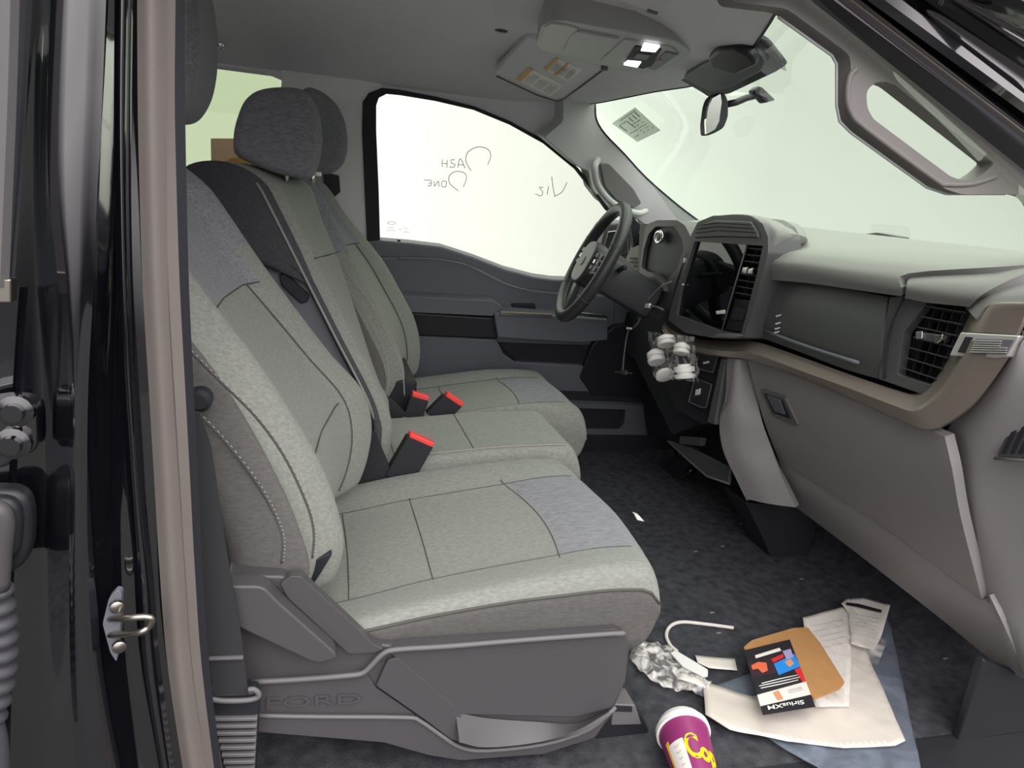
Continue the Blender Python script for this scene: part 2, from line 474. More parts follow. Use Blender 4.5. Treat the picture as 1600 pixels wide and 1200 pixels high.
# ceiling
def xh(y):
    return sinterp([(-0.05, 0.55), (0.12, 0.632), (0.25, 0.700), (0.42, 0.775), (0.6, 0.85), (0.8, 0.885), (1.0, 0.862), (1.2, 0.852), (1.38, 0.84), (1.5, 0.80)], y)
def zc(x, y):
    z = 1.312-0.107*abs((y-0.78)/0.75)**3.0
    z = max(z, 1.212)
    f = xh(y)
    d = max(0.0, 1-(f-x)/0.30)
    return z-(z-1.243)*d*d*(3-2*d)
rows = []
for y in (-0.01, 0.04, 0.12, 0.25, 0.42, 0.6, 0.8, 1.0, 1.2, 1.38, 1.46, 1.52):
    f = xh(y)
    rows.append([(x, y, zc(x, y)) for x in (-1.4, -0.8, -0.3, 0.0, 0.2, 0.35, f-0.24, f-0.15, f-0.08, f-0.03, f)])
ce = sheet('ceiling', rows, HL, thick=0.02, nu=2, nv=3)
struct(ce)
cap = W(783, 52, ('z', 1.305))
lathe('microphone_cap', [(-0.006, 0.016), (0.002, 0.015), (0.004, 0.011)], (cap.x, cap.y, zc(cap.x, cap.y)-0.002), (0, 0, -1), PLG, ce, 20)
lp = W(345, 58, ('y', 1.36))
clp = lathe('sparkle_stud', [(0, 0.010), (0.010, 0.010), (0.014, 0.007)], (lp.x, 1.36, zc(lp.x, 1.36)-0.002), (0, 0, -1), CHR, ce, 12)  # chrome stud added for the bright sparkle under the roof
struct(prism('trim_9', [(-1.45, -0.07, 1.20), (-1.45, -0.05, 1.34), (-1.45, 0.3, 1.37), (-1.45, 1.3, 1.37), (-1.45, 1.60, 1.34), (-1.45, 1.62, 1.28), (-1.45, 1.58, 1.30), (-1.45, 1.5, 1.33), (-1.45, 0.08, 1.33), (-1.45, -0.03, 1.27)], (2.0, 0, 0), PAINT, bevel=0.004))
# rear wall of the cab
struct(prism('wall_back', [(-1.4, 0.0, 0), (-1.4, 1.62, 0), (-1.4, 1.58, 1.24), (-1.4, 0.0, 1.24)], (-0.04, 0, 0), PLD, bevel=0))

# ---- driver-side upper shell: pillar trims around the side window
def dpoly(name, pxs, depth, m, parent=None, off=0.0, **k):
    return slab(name, pxs, ((0, 1.60-off, 0.72), (0, 1.0, 0.21)), depth, m, parent, **k)
# B pillar of the far side (light grey) and the roof rail
PILF = mat('far_pillar_trim', (226, 228, 224), 0.6)
bp_ = dpoly('trim_1', [(440, 100), (600, 132), (590, 150), (574, 172), (570, 260), (580, 384), (560, 700), (380, 760), (400, 300), (440, 135)], 0.04, PILF, r=0.02, off=0.02)
struct(bp_)
# belt tower cover behind the driver headrest
dpoly('belt_slot_cover', [(505, 270), (530, 275), (532, 300), (520, 310), (508, 300)], 0.012, PLB, bp_, off=0.036, r=0.004)
# roof rail along the top of the far side
rr = dpoly('trim_2', [(250, 60), (640, 120), (760, 120), (870, 160), (960, 250), (940, 275), (925, 275), (896, 255), (850, 219), (796, 190), (742, 168), (682, 154), (625, 145), (590, 145), (560, 160), (540, 160), (445, 128), (410, 113), (340, 104), (240, 95)], 0.03, HL, off=0.012, r=0.01)
struct(rr)
# black window seal
win_in = [(594, 376), (592, 300), (588, 205), (588, 165), (592, 153), (604, 147), (625, 149), (680, 158), (740, 172), (796, 195), (850, 225), (900, 266), (928, 302), (948, 330), (985, 345), (990, 380), (988, 440), (920, 441), (865, 437), (836, 433), (790, 421), (740, 402), (690, 386), (640, 380)]
win_out = [(574, 384), (570, 300), (566, 205), (567, 160), (576, 146), (596, 138), (625, 141), (682, 152), (742, 167), (798, 190), (853, 221), (903, 262), (932, 299), (952, 326), (990, 339), (1012, 365), (1010, 450), (920, 450), (862, 444), (834, 440), (787, 428), (738, 410), (690, 394), (640, 388)]
ws = dpoly('window_seal', win_out, 0.025, BLK, off=0.028, hole=win_in, bevel=0.002)
# ---- driver door
door = struct(thing('door_1', 'driver door inner panel', 'x', (0.7, 1.6, 0.0)))
del door['label']; del door['category']
ws.parent = door; ws.location = WL[ws.name]-WL[door.name]
dpan = dpoly('door_panel', [(560, 379), (592, 376), (640, 380), (690, 386), (740, 402), (790, 421), (836, 433), (865, 437), (1020, 441), (1060, 600), (1010, 730), (980, 745), (700, 745), (560, 700)], 0.05, PLD, door, off=0.035, bevel=0.008)
dpoly('upper_insert', [(612, 402), (640, 402), (680, 404), (720, 410), (755, 424), (790, 442), (830, 455), (900, 461), (960, 462), (960, 540), (560, 540), (560, 402)], 0.02, PLD, door, off=0.047, bevel=0.006, r=0.01)
# armrest: a protruding ledge
dpoly('armrest_pad', [(560, 452), (640, 463), (740, 469), (770, 470), (786, 480), (770, 494), (640, 488), (560, 474)], 0.06, PLD, door, off=0.10, bevel=0.012, r=0.006)
dpoly('armrest_lower', [(560, 478), (640, 488), (778, 497), (778, 530), (690, 527), (560, 520)], 0.05, PLB, door, off=0.085, bevel=0.008)
dpoly('switch_panel', [(772, 490), (800, 488), (950, 500), (950, 532), (905, 536), (778, 528)], 0.08, PLD, door, off=0.115, bevel=0.006)
for k, (a, b) in enumerate(((782, 862), (896, 948))):
    sp = dpoly('switch_bezel', [(a, 487), (b, 491+k*2), (b+2, 497+k*1), (a, 493)], 0.012, CHR if k else STL, door, off=0.128, bevel=0.001)
dpoly('door_pull_pocket', [(800, 476), (836, 476), (840, 489), (802, 488)], 0.02, BLK, door, off=0.062, bevel=0.003)
# pull cavity and ridge under it
dpoly('pull_cavity', [(690, 532), (905, 540), (925, 560), (905, 574), (806, 565), (788, 555), (776, 533)], 0.01, BLK, door, off=0.052, bevel=0.003)
dpoly('lower_panel', [(560, 522), (690, 526), (776, 531), (787, 553), (804, 566), (905, 571), (920, 575), (960, 740), (560, 740)], 0.03, PLD, door, off=0.068, bevel=0.006)
dpoly('speaker_grille', [(925, 540), (960, 510), (1010, 505), (1030, 560), (1015, 625), (925, 618), (905, 590)], 0.03, PLB, door, off=0.072, bevel=0.006, r=0.01)
dpoly('map_pocket', [(890, 630), (1020, 634), (1010, 700), (985, 725), (940, 735), (880, 735)], 0.06, PLD, door, off=0.10, bevel=0.008, r=0.02, hole=[(902, 638), (978, 640), (976, 662), (968, 671), (905, 670)], rh=0.006)
dpoly('map_pocket_back', [(895, 632), (985, 634), (985, 680), (895, 680)], 0.02, BLK, door, off=0.05, bevel=0.002)
tube('panel_crease', [WD(x, y, 0.064) for x, y in ((622, 404), (650, 404), (690, 406), (730, 415), (760, 430), (800, 448), (850, 457), (880, 459))], 0.0022, PLM, door, sm=3)
# lock pin
lk = WD(623, 380, 0.02)
lathe('lock_pin', [(0, 0.003), (0.012, 0.003), (0.013, 0.006), (0.015, 0.006)], (lk.x, lk.y, lk.z-0.004), (0, 0, 1), BLK, door, 10)
# ---- side glass + marks written on it
wg = dpoly('window_1', [(580, 380), (580, 150), (640, 140), (740, 160), (850, 210), (940, 290), (1000, 345), (1000, 445), (860, 441), (740, 406)], 0.005, G_SIDE, off=0.005, bevel=0)
struct(wg)
def strokes(parent, name, lines, plane, r, m):
    L = []
    for l in lines:
        pts = [W(x, y, plane) for x, y in l]
        L.append(cr(pts, 5) if len(pts) > 2 else pts)
    return tubes(name, L, r, m, parent)
GP = ((0, 1.592, 0.72), (0, 1.0, 0.21))
strokes(wg, 'handwritten_word', [
    [(736, 267), (728, 252), (731, 238), (745, 230), (760, 232), (767, 242), (762, 258)],
    [(727, 263), (719, 248), (715, 262)], [(725, 258), (716, 257)],
    [(711, 250), (705, 250), (706, 255), (711, 257), (709, 261), (702, 261)],
    [(699, 250), (698, 262)], [(691, 249), (691, 261)], [(699, 256), (691, 255)]], GP, 0.0011, INK)
strokes(wg, 'handwritten_word', [
    [(716, 298), (703, 287), (702, 275), (712, 268), (725, 270), (729, 278), (724, 292)],
    [(698, 284), (692, 283), (690, 290), (696, 292), (698, 284)],
    [(686, 292), (685, 283), (679, 291), (678, 283)],
    [(674, 283), (673, 290), (668, 290)], [(674, 286), (669, 286)], [(675, 282), (662, 281)]], GP, 0.0011, INK)
strokes(wg, 'handwritten_name', [
    [(886, 285), (878, 300), (866, 307)], [(862, 276), (864, 292), (867, 307)], [(857, 291), (855, 304)],
    [(849, 293), (843, 293), (848, 300), (845, 306), (837, 303)]], GP, 0.0011, INK)
strokes(wg, 'etched_glass_mark', [[(605, 348), (612, 346), (618, 349), (611, 351), (605, 348)], [(606, 356), (616, 356)], [(604, 360), (618, 360)], [(622, 358), (628, 359)], [(632, 356), (637, 358)], [(630, 362), (640, 363)]], GP, 0.0007, INK)
# rear side window glass (greenish privacy tint) beyond the seats
rg = slab('window_2', [(200, 60), (470, 110), (470, 400), (200, 420)], ('y', 1.64), 0.005, G_REAR, bevel=0)
struct(rg)
box_ = W(355, 228, ('y', 1.95))
struct(prism('floor_workshop', [(-5, -5, -0.75), (5, -5, -0.75), (5, 4.5, -0.75), (-5, 4.5, -0.75)], (0, 0, -0.05), CONC, bevel=0))
_a = W(329, 216, ('y', 1.95)); _b = W(400, 216, ('y', 1.95))
cb = prism('cardboard_box', [_a, _b, (_b.x, 1.95, -0.75), (_a.x+0.02, 1.95, -0.75)], (0, 0.3, 0), CARD, bevel=0.003)
tag(cb, 'brown cardboard carton top seen through the rear side window beyond the seats', 'box')

# ---- far A pillar with its grab handle
AP = ((0.83, 1.41, 1.23), (-0.35, 1.0, 0.28))
apil = slab('trim_3', [(880, 150), (925, 140), (945, 152), (930, 163), (932, 185), (945, 208), (975, 240), (1010, 278), (1060, 322), (1095, 348), (1090, 380), (1010, 372), (1010, 352), (985, 336), (962, 330), (942, 318), (925, 296), (920, 268), (905, 262), (850, 215), (880, 190)], AP, 0.05, PIL, bevel=0.012, r=0.012, seg=4)
struct(apil)
tube('windshield_edge_seal', [W(x, y, AP) for x, y in ((930, 163), (932, 187), (946, 210), (976, 241), (1011, 279), (1061, 322), (1096, 348))], 0.003, BLK, apil, sm=3)
hh = thing('grab_handle', 'grey grab handle on the far windshield pillar above the steering wheel', 'handle', W(965, 300, AP))
APh = ((0.83, 1.395, 1.23), (-0.35, 1.0, 0.28))
slab('handle_recess', [(938, 256), (952, 256), (990, 295), (1003, 318), (990, 326), (962, 312), (945, 290)], APh, 0.01, PLM, hh, bevel=0.004, r=0.01)
APg = ((0.83, 1.355, 1.23), (-0.35, 1.0, 0.28))
tube('handle_bar', [W(x, y, p) for x, y, p in ((934, 250, APh), (929, 262, APg), (932, 285, APg), (947, 308, APg), (968, 324, APg), (995, 333, APg), (1009, 330, APh))], 0.011, PIL, hh, n=10, sm=5)

# ---- windshield: glass from header to cowl
hdr = [(xh(y), y, 1.245) for y in (0.02, 0.2, 0.42, 0.6, 0.8, 1.0, 1.2, 1.38, 1.46)]
bot = [(1.60-0.30*abs((y-0.78)/0.75)**2.5, y, 0.90) for y in (-0.02, 0.2, 0.42, 0.6, 0.8, 1.0, 1.2, 1.42, 1.55)]
mid = [((a[0]+b[0])/2+0.02, (a[1]+b[1])/2, (a[2]+b[2])/2) for a, b in zip(hdr, bot)]
wsg = sheet('window_3', [hdr, mid, bot], G_SHIELD, thick=0.005, nu=2, nv=3)
struct(wsg)
hs = tube('header_seal', [(p[0]+0.001, p[1], p[2]-0.002) for p in hdr], 0.0025, BLK, wsg, sm=3)
# sticker on the windshield, seen from behind
SP = ((1.07, 1.2, 1.12), (0.47, -0.05, 0.9))
st = slab('windshield_sticker', [(956, 193), (992, 168), (1032, 204), (996, 222)], SP, 0.001, STK, bevel=0)
tag(st, 'square greenish sticker with dark markings on the upper far corner of the windshield', 'sticker')
def q4(c, pl):
    """bilinear map of a traced quad: u along c0->c1, v along c0->c3"""
    P = [W(x, y, pl) for x, y in c]
    return lambda u, v: P[0]*(1-u)*(1-v)+P[1]*u*(1-v)+P[2]*u*v+P[3]*(1-u)*v
SPf = ((1.067, 1.2, 1.117), (0.47, -0.05, 0.9))
f = q4([(956, 193), (992, 168), (1032, 204), (996, 222)], SPf)
L = []
for (u0, v0, u1, v1) in ((0.3, 0.08, 0.95, 0.08), (0.12, 0.2, 0.4, 0.2), (0.12, 0.2, 0.12, 0.5), (0.45, 0.2, 0.45, 0.55), (0.45, 0.4, 0.8, 0.4), (0.6, 0.15, 0.6, 0.33), (0.75, 0.15, 0.75, 0.33), (0.88, 0.12, 0.88, 0.3), (0.1, 0.62, 0.45, 0.62), (0.1, 0.8, 0.3, 0.8)):
    L.append([f(u0, v0), f((u0+u1)/2, (v0+v1)/2), f(u1, v1)])
for i in range(5):
    for j in range(4):
        if random.random() < 0.75:
            u = 0.5+i*0.09; v = 0.5+j*0.1; L.append([f(u, v), f(u+0.02, v), f(u+0.045, v)])
tubes('sticker_print', L, 0.0012, STKD, st, 4)

# ---- near A pillar with its moulded grab handle (hole)
NP = ('y', 0.075)
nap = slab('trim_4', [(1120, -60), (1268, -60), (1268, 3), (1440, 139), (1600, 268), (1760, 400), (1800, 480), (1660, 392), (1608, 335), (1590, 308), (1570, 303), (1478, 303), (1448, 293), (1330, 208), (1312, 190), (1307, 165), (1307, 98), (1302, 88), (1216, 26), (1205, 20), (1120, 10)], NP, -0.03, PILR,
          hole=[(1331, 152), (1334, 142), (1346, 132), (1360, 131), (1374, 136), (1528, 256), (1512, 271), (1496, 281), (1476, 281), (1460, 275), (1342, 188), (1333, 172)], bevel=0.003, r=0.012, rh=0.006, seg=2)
struct(nap)
tube('windshield_edge_trim', [W(x, y, ('y', 0.06)) for x, y in ((1216, 27), (1300, 87), (1307, 100), (1307, 165), (1312, 190), (1330, 208), (1448, 293), (1478, 303), (1570, 303))], 0.002, PIL, nap)
tube('handle_moulding', [W(x, y, ('y', 0.045)) for x, y in ((1338, 108), (1328, 120), (1324, 150), (1330, 176), (1352, 200), (1460, 280), (1480, 288), (1520, 287), (1556, 276))], 0.004, PILR, nap, sm=4)

# ---- body opening of the near side: seal, painted pillar bands, running up and across the top right
def band(name, L1, y1, L2, y2, m, parent=None, mid=None, thick=0.012):
    """strip between two traced lines on their own planes, bulging by mid"""
    r1 = [W(x, y, ('y', y1)) for x, y in L1]; r2 = [W(x, y, ('y', y2)) for x, y in L2]
    rows = [r1, r2]
    if mid:
        rows = [r1, [a.lerp(b, 0.5)+Vector((0, -mid, 0)) for a, b in zip(r1, r2)], r2]
    return sheet(name, rows, m, parent, thick=thick, nu=4, nv=6)
def dl(p0, p1):     # diagonal line extended past the frame
    (x0, y0), (x1, y1) = p0, p1
    return [(x0+(x1-x0)*t, y0+(y1-y0)*t+(6*math.sin(math.pi*max(0, min(1, t))) if False else 0)) for t in (-0.25, 0, 0.25, 0.5, 0.75, 1.0, 1.3)]
hdrp = struct(thing('trim_5', 'x', 'x', W(1400, 60, ('y', -0.03)))); del hdrp['label']; del hdrp['category']
d0 = dl((1266, 0), (1600, 266)); d1 = dl((1318, 0), (1600, 216)); d2 = dl((1330, 0), (1600, 204)); d3 = dl((1345, 0), (1600, 190))
d4 = dl((1382, 0), (1600, 160)); d5 = dl((1445, 0), (1600, 104)); d6 = dl((1492, 0), (1600, 60)); d7 = dl((1545, 0), (1600, 24)); d8 = dl((1575, -12), (1640, 26))
band('door_opening_seal', d0, 0.035, d1, 0.0, RUBD, hdrp, mid=0.012)
band('seal_lip', d1, 0.0, d2, 0.0, RUB, hdrp, mid=0.006)
band('pinch_flange', d2, 0.0, d3, 0.012, BLK, hdrp)
band('painted_flange', d3, 0.012, d4, -0.02, PAINT, hdrp, mid=0.010)
band('painted_channel', d4, -0.02, d5, -0.01, PAINT, hdrp, mid=-0.006)
band('painted_pillar_face', d5, -0.01, d6, -0.04, PAINT, hdrp, mid=0.012)
band('painted_outer_edge', d6, -0.04, d7, -0.06, PAINT, hdrp, mid=-0.006)
band('painted_roof_edge', d7, -0.06, d8, -0.09, PAINT, hdrp, mid=0.010)
# ---- near B pillar: vertical bands left of the seat
PY = (-60, 150, 300, 450, 600, 750, 900, 1050, 1260)
def vl(*xs): return list(zip(xs, PY))
bpl = struct(thing('trim_6', 'x', 'x', W(200, 1150, ('y', 0.0)))); del bpl['label']; del bpl['category']
v_in = vl(292, 289, 288, 290, 297, 306, 315, 326, 356)
v_g2 = vl(275, 273, 276, 281, 289, 297, 305, 316, 342)
v_g1 = vl(263, 265, 268, 272, 279, 287, 295, 307, 333)
v_g0 = vl(214, 215, 218, 223, 232, 241, 250, 263, 295)
v_5 = vl(209, 206, 205, 208, 214, 224, 240, 252, 282)
v_4 = vl(184, 182, 184, 188, 196, 206, 216, 226, 262)
v_3 = vl(168, 160, 152, 146, 138, 136, 138, 148, 176)
v_2 = vl(82, 74, 76, 92, 106, 109, 108, 110, 122)
v_1 = vl(54, 42, 33, 22, 12, 6, 2, 0, -6)
v_0 = vl(22, 14, 4, -8, -18, -26, -30, -34, -40)
v_m = vl(-60, -60, -60, -60, -60, -60, -60, -60, -60)
band('inner_seal_lip', v_g2, -0.012, v_in, 0.02, RUB, bpl, mid=0.010)
band('seal_groove', v_g1, -0.005, v_g2, -0.012, BLK, bpl)
band('door_opening_seal', v_g0, -0.004, v_g1, -0.005, RUB, bpl, mid=0.014)
band('painted_flange', v_5, 0.010, v_g0, 0.012, PAINT, bpl)
band('painted_ridge', v_4, -0.004, v_5, 0.006, PAINT, bpl, mid=0.010)
band('painted_recess', v_3, -0.022, v_4, 0.022, PAINT, bpl, mid=-0.012)
band('painted_pillar_face', v_2, -0.022, v_3, -0.022, PAINT, bpl, mid=0.006)
band('painted_step', v_1, 0.03, v_2, -0.018, PAINT, bpl, mid=-0.010)
rd = struct(thing('door_2', 'x', 'x', W(0, 1150, ('y', -0.03)))); del rd['label']; del rd['category']
top5 = 4
band('door_seal', v_0[:top5], -0.030, v_1[:top5], -0.020, RUBD, rd, mid=0.012)
band('door_window_frame', v_m[:top5], -0.03, vl(18, 12, 6, 0, -10, -20, -20, -20, -20)[:top5], -0.055, PLM, rd, mid=0.004)
band('door_edge', v_m[3:], 0.02, [(a+8, b) for a, b in v_1[3:]], 0.02, PAINT, rd, mid=0.004)
slab('frame_end_cap', [(-10, 436), (17, 436), (17, 474), (-10, 474)], ('y', -0.05), 0.02, STL, rd, bevel=0.002)
# ================================================================== SEATS
LOOPV = [(0, .55), (0, .25), (.045, .05), (.12, 0), (.2, .018), (.27, .04), (.5, .048), (.73, .04), (.8, .018), (.88, 0), (.955, .05), (1, .25), (1, .55), (.97, .9), (.85, 1), (.5, 1.02), (.15, 1), (.03, .9)]
def seat_back(name, co, ci, y0, y1, th, z0, z1, parent, rt=0.09, panel_z=None, bol=1.0, top_in=0.05, m=FAB, sidem=FABD, loop=LOOPV, ptop=HEA, pv=(0.06, 0.8)):
    """co, ci: (z, x) tables of the front crest at the near and the far bolster; y0, y1: (z, y) tables"""
    NL = 44; V = []; F = []; fm = []
    def S(v, n, z):
        a = max(0.0, (z-(z1-rt))/rt); b = max(0.0, ((z0+0.03)-z)/0.03)
        s = math.sqrt(max(0.0, 1-min(1, a)**2)); s2 = math.sqrt(max(0.0, 1-min(1, b)**2)*0.75+0.25)
        ya, yb = sinterp(y0, z), sinterp(y1, z); c = (ya+yb)/2
        h = (yb-ya)/2-top_in*(1-s)
        y = c+(v-0.5)*2*h
        xf = sinterp(co, z)*(1-v)+sinterp(ci, z)*v
        T = th(z) if callable(th) else th
        if n >= 0.2: d = n*T
        else: d = n*bol
        s_ = s*s2
        xm = xf-T*0.5
        return Vector((xm+(T*0.5-d)*s_, y, z))
    zs = [z0+(z1-z0)*(0.5-0.5*math.cos(math.pi*k/NL)) for k in range(NL+1)]
    M = 0
    for z in zs:
        ring = cr([S(v, n, z) for v, n in loop], 4, True); M = len(ring); V += ring
    K = len(loop)
    for i in range(NL):
        zm = (zs[i]+zs[i+1])/2
        for k in range(M):
            F.append([i*M+k, i*M+(k+1) % M, (i+1)*M+(k+1) % M, (i+1)*M+k])
            vi = k/4.0; j = int(vi); v = loop[j][0]+(loop[(j+1) % K][0]-loop[j][0])*(vi-j)
            front = 1.5 <= vi < 11
            mi = 0
            if not front: mi = 1
            elif panel_z and zm > panel_z(v) and pv[0] < v < pv[1]: mi = 2
            fm.append(mi)
    F.append(list(range(M))[::-1]); fm.append(1); F.append([NL*M+k for k in range(M)]); fm.append(0)
    o = link(name, V, F, m, parent, fm=fm, mats=[m, sidem, ptop])
    return o, S
def fdep(v):
    """depth n on the front for a given v (linear in the loop table)"""
    L = [(a, b) for a, b in LOOPV[2:11]]
    return interp(L, v)
def cushion(name, xr, xf, y0, y1, base, crest, zb, parent, split=None, nose=0.05, bw=0.2, dip=0.03, frontp=None, m=FAB, sidem=FABD, bulge=0.02):
    """y0,y1 numbers; base(x,v) valley height; zb(x) underside"""
    NX = 46; V = []; F = []; fm = []
    loop = [(0, 'b'), (0, .5), (0.0, .76), (.03, .96), (.10, 1.0), (.19, 'm'), (.27, 'v'), (.5, 'v'), (.73, 'v'), (.81, 'm'), (.9, 1.0), (.97, .96), (1, .82), (1, .5), (1, 'b')]
    def top(x, v):
        p = abs(v-0.5)*2
        bl = max(0, (p-(1-2*bw*1.25))/(2*bw*1.25)); bl = bl*bl*(3-2*bl)
        return base(x, v)+crest(x, v)*bl
    def S(x, v, k=None, inset=0.0):
        a = max(0, (x-(xf-nose))/nose); s = math.sqrt(max(0, 1-min(1, a)**2))
        r = max(0, (xr+0.03-x)/0.03); s *= math.sqrt(max(0.0, 1-r*r*0.9))
        xx = x+bulge*(1-(2*v-1)**2)*max(0, (x-xr)/(xf-xr))**2
        y = y0+(y1-y0)*v
        zt = top(x, v); b = zb(x); zm = b+(zt-b)*0.45
        if k == 'b': z = zm-(zm-b)*s; y += (0.01 if v == 0 else -0.01)
        elif isinstance(k, float): z = b+(zt-b)*k; z = zm+(z-zm)*s
        else: z = zm+(zt-zm)*s
        return Vector((xx, y, z))
    xs = [xr+(xf-xr)*(1-(1-k/NX)**1.5) for k in range(NX+1)]
    xs = sorted(set([xr, xr+0.006, xr+0.015]+xs[1:]))
    for x in xs:
        pts = []
        for v, k in loop:
            if k in ('m', 'v'): pts.append(S(x, v))
            else: pts.append(S(x, v, k))
        ring = cr(pts, 4); V += ring; M = len(ring)
    for i in range(len(xs)-1):
        xm = (xs[i]+xs[i+1])/2
        for k in range(M):
            F.append([i*M+k, i*M+(k+1) % M, (i+1)*M+(k+1) % M, (i+1)*M+k])
            j = min(int(k/4.0), 13); v = loop[j][0]+(loop[min(j+1, 14)][0]-loop[j][0])*(k/4.0-j)
            mi = 0
            if j < 2 or j >= 12: mi = 1
            if frontp and 5 <= j+((k % 4)/4) < 9 and xm > frontp(v): mi = 2
            fm.append(mi)
    F.append(list(range(M))[::-1]); fm.append(0); F.append([(len(xs)-1)*M+k for k in range(M)]); fm.append(0)
    return link(name, V, F, m, parent, fm=fm, mats=[m, sidem, HEA]), S
def head_pts(name, pxs, yn, wid, m, parent, bevel=0.045):
    o = slab(name, pxs, ('y', yn), wid, m, parent, bevel=bevel, seg=6, r=0.03)
    return o

# ------------------------------------------------- near (passenger) seat
ps = thing('front_seat', 'large grey cloth front passenger seat nearest the camera with plastic side shield', 'seat', (0.2, 0.39, 0.0))
co = [(0.30, 0.035), (0.363, 0.050), (0.41, 0.043), (0.514, 0.004), (0.652, -0.072), (0.767, -0.160), (0.86, -0.225), (0.95, -0.275)]
ci = [(0.239, 0.081), (0.30, 0.112), (0.376, 0.138), (0.451, 0.146), (0.523, 0.124), (0.605, 0.048), (0.758, -0.069), (0.898, -0.165), (0.95, -0.215)]
y0t = [(0.25, 0.13), (0.45, 0.125), (0.6, 0.14), (0.75, 0.17), (0.95, 0.21)]
y1t = [(0.25, 0.64), (0.45, 0.66), (0.6, 0.65), (0.75, 0.64), (0.95, 0.61)]
bk, SB = seat_back('backrest', co, ci, y0t, y1t, 0.17, 0.295, 0.985, ps, panel_z=lambda v: 0.715+0.035*v if 0.2 < v < 0.8 else 0.80, bol=1.0, pv=(0.0, 1.0))
def sbl(v, z, e=0.0): return SB(v, fdep(v)-e, z)
seams = []
seams.append([sbl(0.20+0.6*t, 0.715+0.035*(0.2+0.6*t), -0.0005) for t in [k/24 for k in range(25)]])
seams.append([sbl(0.265-0.04*math.sin(3*t), 0.33+0.385*t) for t in [k/20 for k in range(21)]])
seams.append([sbl(0.74+0.03*math.sin(3*t), 0.33+0.41*t) for t in [k/20 for k in range(21)]])
seams.append([sbl(0.28+0.46*t, 0.485+0.0*t+0.03*t) for t in [k/16 for k in range(17)]])
tubes('seam', seams, 0.0013, SEAM, bk)
tube('bolster_seam', [SB(0.985, 0.2, z) for z in [0.33+0.5*k/20 for k in range(21)]], 0.0014, SEAM, bk)
def sidecurve(lst, y, n=6): return cr([W(px, py, ('y', y)) for px, py in lst], n)
tubes('side_stitching', [sidecurve([(288, 540), (340, 592), (400, 652), (445, 715), (478, 785), (490, 830), (488, 872)], 0.124),
                         sidecurve([(300, 636), (350, 688), (395, 745), (425, 795), (441, 840), (440, 880)], 0.1235)], 0.0020, SEAM, bk)
for lst, yy in (([(291, 540), (343, 592), (403, 652), (448, 715), (481, 785), (493, 830), (491, 872)], 0.122), ([(303, 636), (353, 688), (398, 745), (428, 795), (444, 840), (443, 880)], 0.122)):
    c = sidecurve(lst, yy, 14); sts = []
    for i in range(0, len(c)-1, 2): sts.append([c[i], c[i+1]])
    tubes('contrast_stitches', sts, 0.0011, STI, bk, 5)
# lower hard shell under the backrest
slab('backrest_lower_shell', [(330, 872), (372, 888), (440, 890), (500, 872), (522, 862), (496, 905), (480, 925), (440, 915), (370, 905), (330, 900)], ('y', 0.16), 0.42, PLB, bk, bevel=0.01, r=0.01)
# recliner knob high on the side
kb = W(312, 625, ('y', 0.115))
lathe('side_bolt', [(0, 0.016), (0.02, 0.016), (0.026, 0.010)], (kb.x, 0.13, kb.z), (0, -1, 0), BLK, bk, 16)
# headrest
hr = slab('headrest', [(250, 60), (255, 0), (270, -40), (310, -50), (332, -10), (342, 50), (343, 110), (334, 160), (314, 192), (290, 198), (265, 185), (250, 130)], ('y', 0.53), -0.24, HEAD, ps, bevel=0.05, seg=7, r=0.03)
for yy in (0.35, 0.46):
    tube('headrest_post', [(-0.262, yy, 0.93), (-0.255, yy, 1.03)], 0.006, CHR, hr)
# cushion
def pbase(x, v):
    b = sinterp([(0.0, 0.245), (0.08, 0.255), (0.2, 0.283), (0.4, 0.318), (0.5, 0.335), (0.6, 0.338)], x)
    return b
cu, SCu = cushion('seat_cushion', 0.015, 0.605, 0.115, 0.665, pbase, lambda x, v: 0.026*(1-0.5*max(0, (x-0.35)/0.25)), lambda x: 0.215-0.03*max(0, (x-0.3)/0.3) if x > 0.3 else 0.215, ps,
                 nose=0.045, bulge=0.045, frontp=lambda v: 0.385+0.035*(1-(2*v-1)**2)+0.03*(1-v))
def cb_(x, v, up=0.0): p = SCu(x, v); return p+Vector((0, 0, up))
fs = lambda v: 0.385+0.035*(1-(2*v-1)**2)+0.03*(1-v)
seams = [[cb_(fs(v), v) for v in [0.17+0.66*k/24 for k in range(25)]],
         [cb_(0.215, v) for v in [0.19+0.62*k/20 for k in range(21)]],
         [cb_(0.07+0.01*math.sin(v*3), v) for v in [0.2+0.6*k/20 for k in range(21)]],
         [cb_(0.04+0.52*t, 0.19+0.01*math.sin(3*t)) for t in [k/24 for k in range(25)]],
         [cb_(0.04+0.52*t, 0.81-0.01*math.sin(3*t)) for t in [k/24 for k in range(25)]]]
tubes('seam', seams, 0.0013, SEAM, cu)
tube('side_piping', [SCu(0.03+0.57*k/30, 0.0, 0.765)+Vector((0, -0.0005, 0)) for k in range(31)], 0.0026, SEAM, cu)
# seat base hardware under the cushion
prism('seat_frame', [(0.0, 0.16, 0.05), (0.54, 0.16, 0.05), (0.52, 0.16, 0.21), (0.0, 0.16, 0.215)], (0, 0.45, 0), BLK, ps, bevel=0.01)
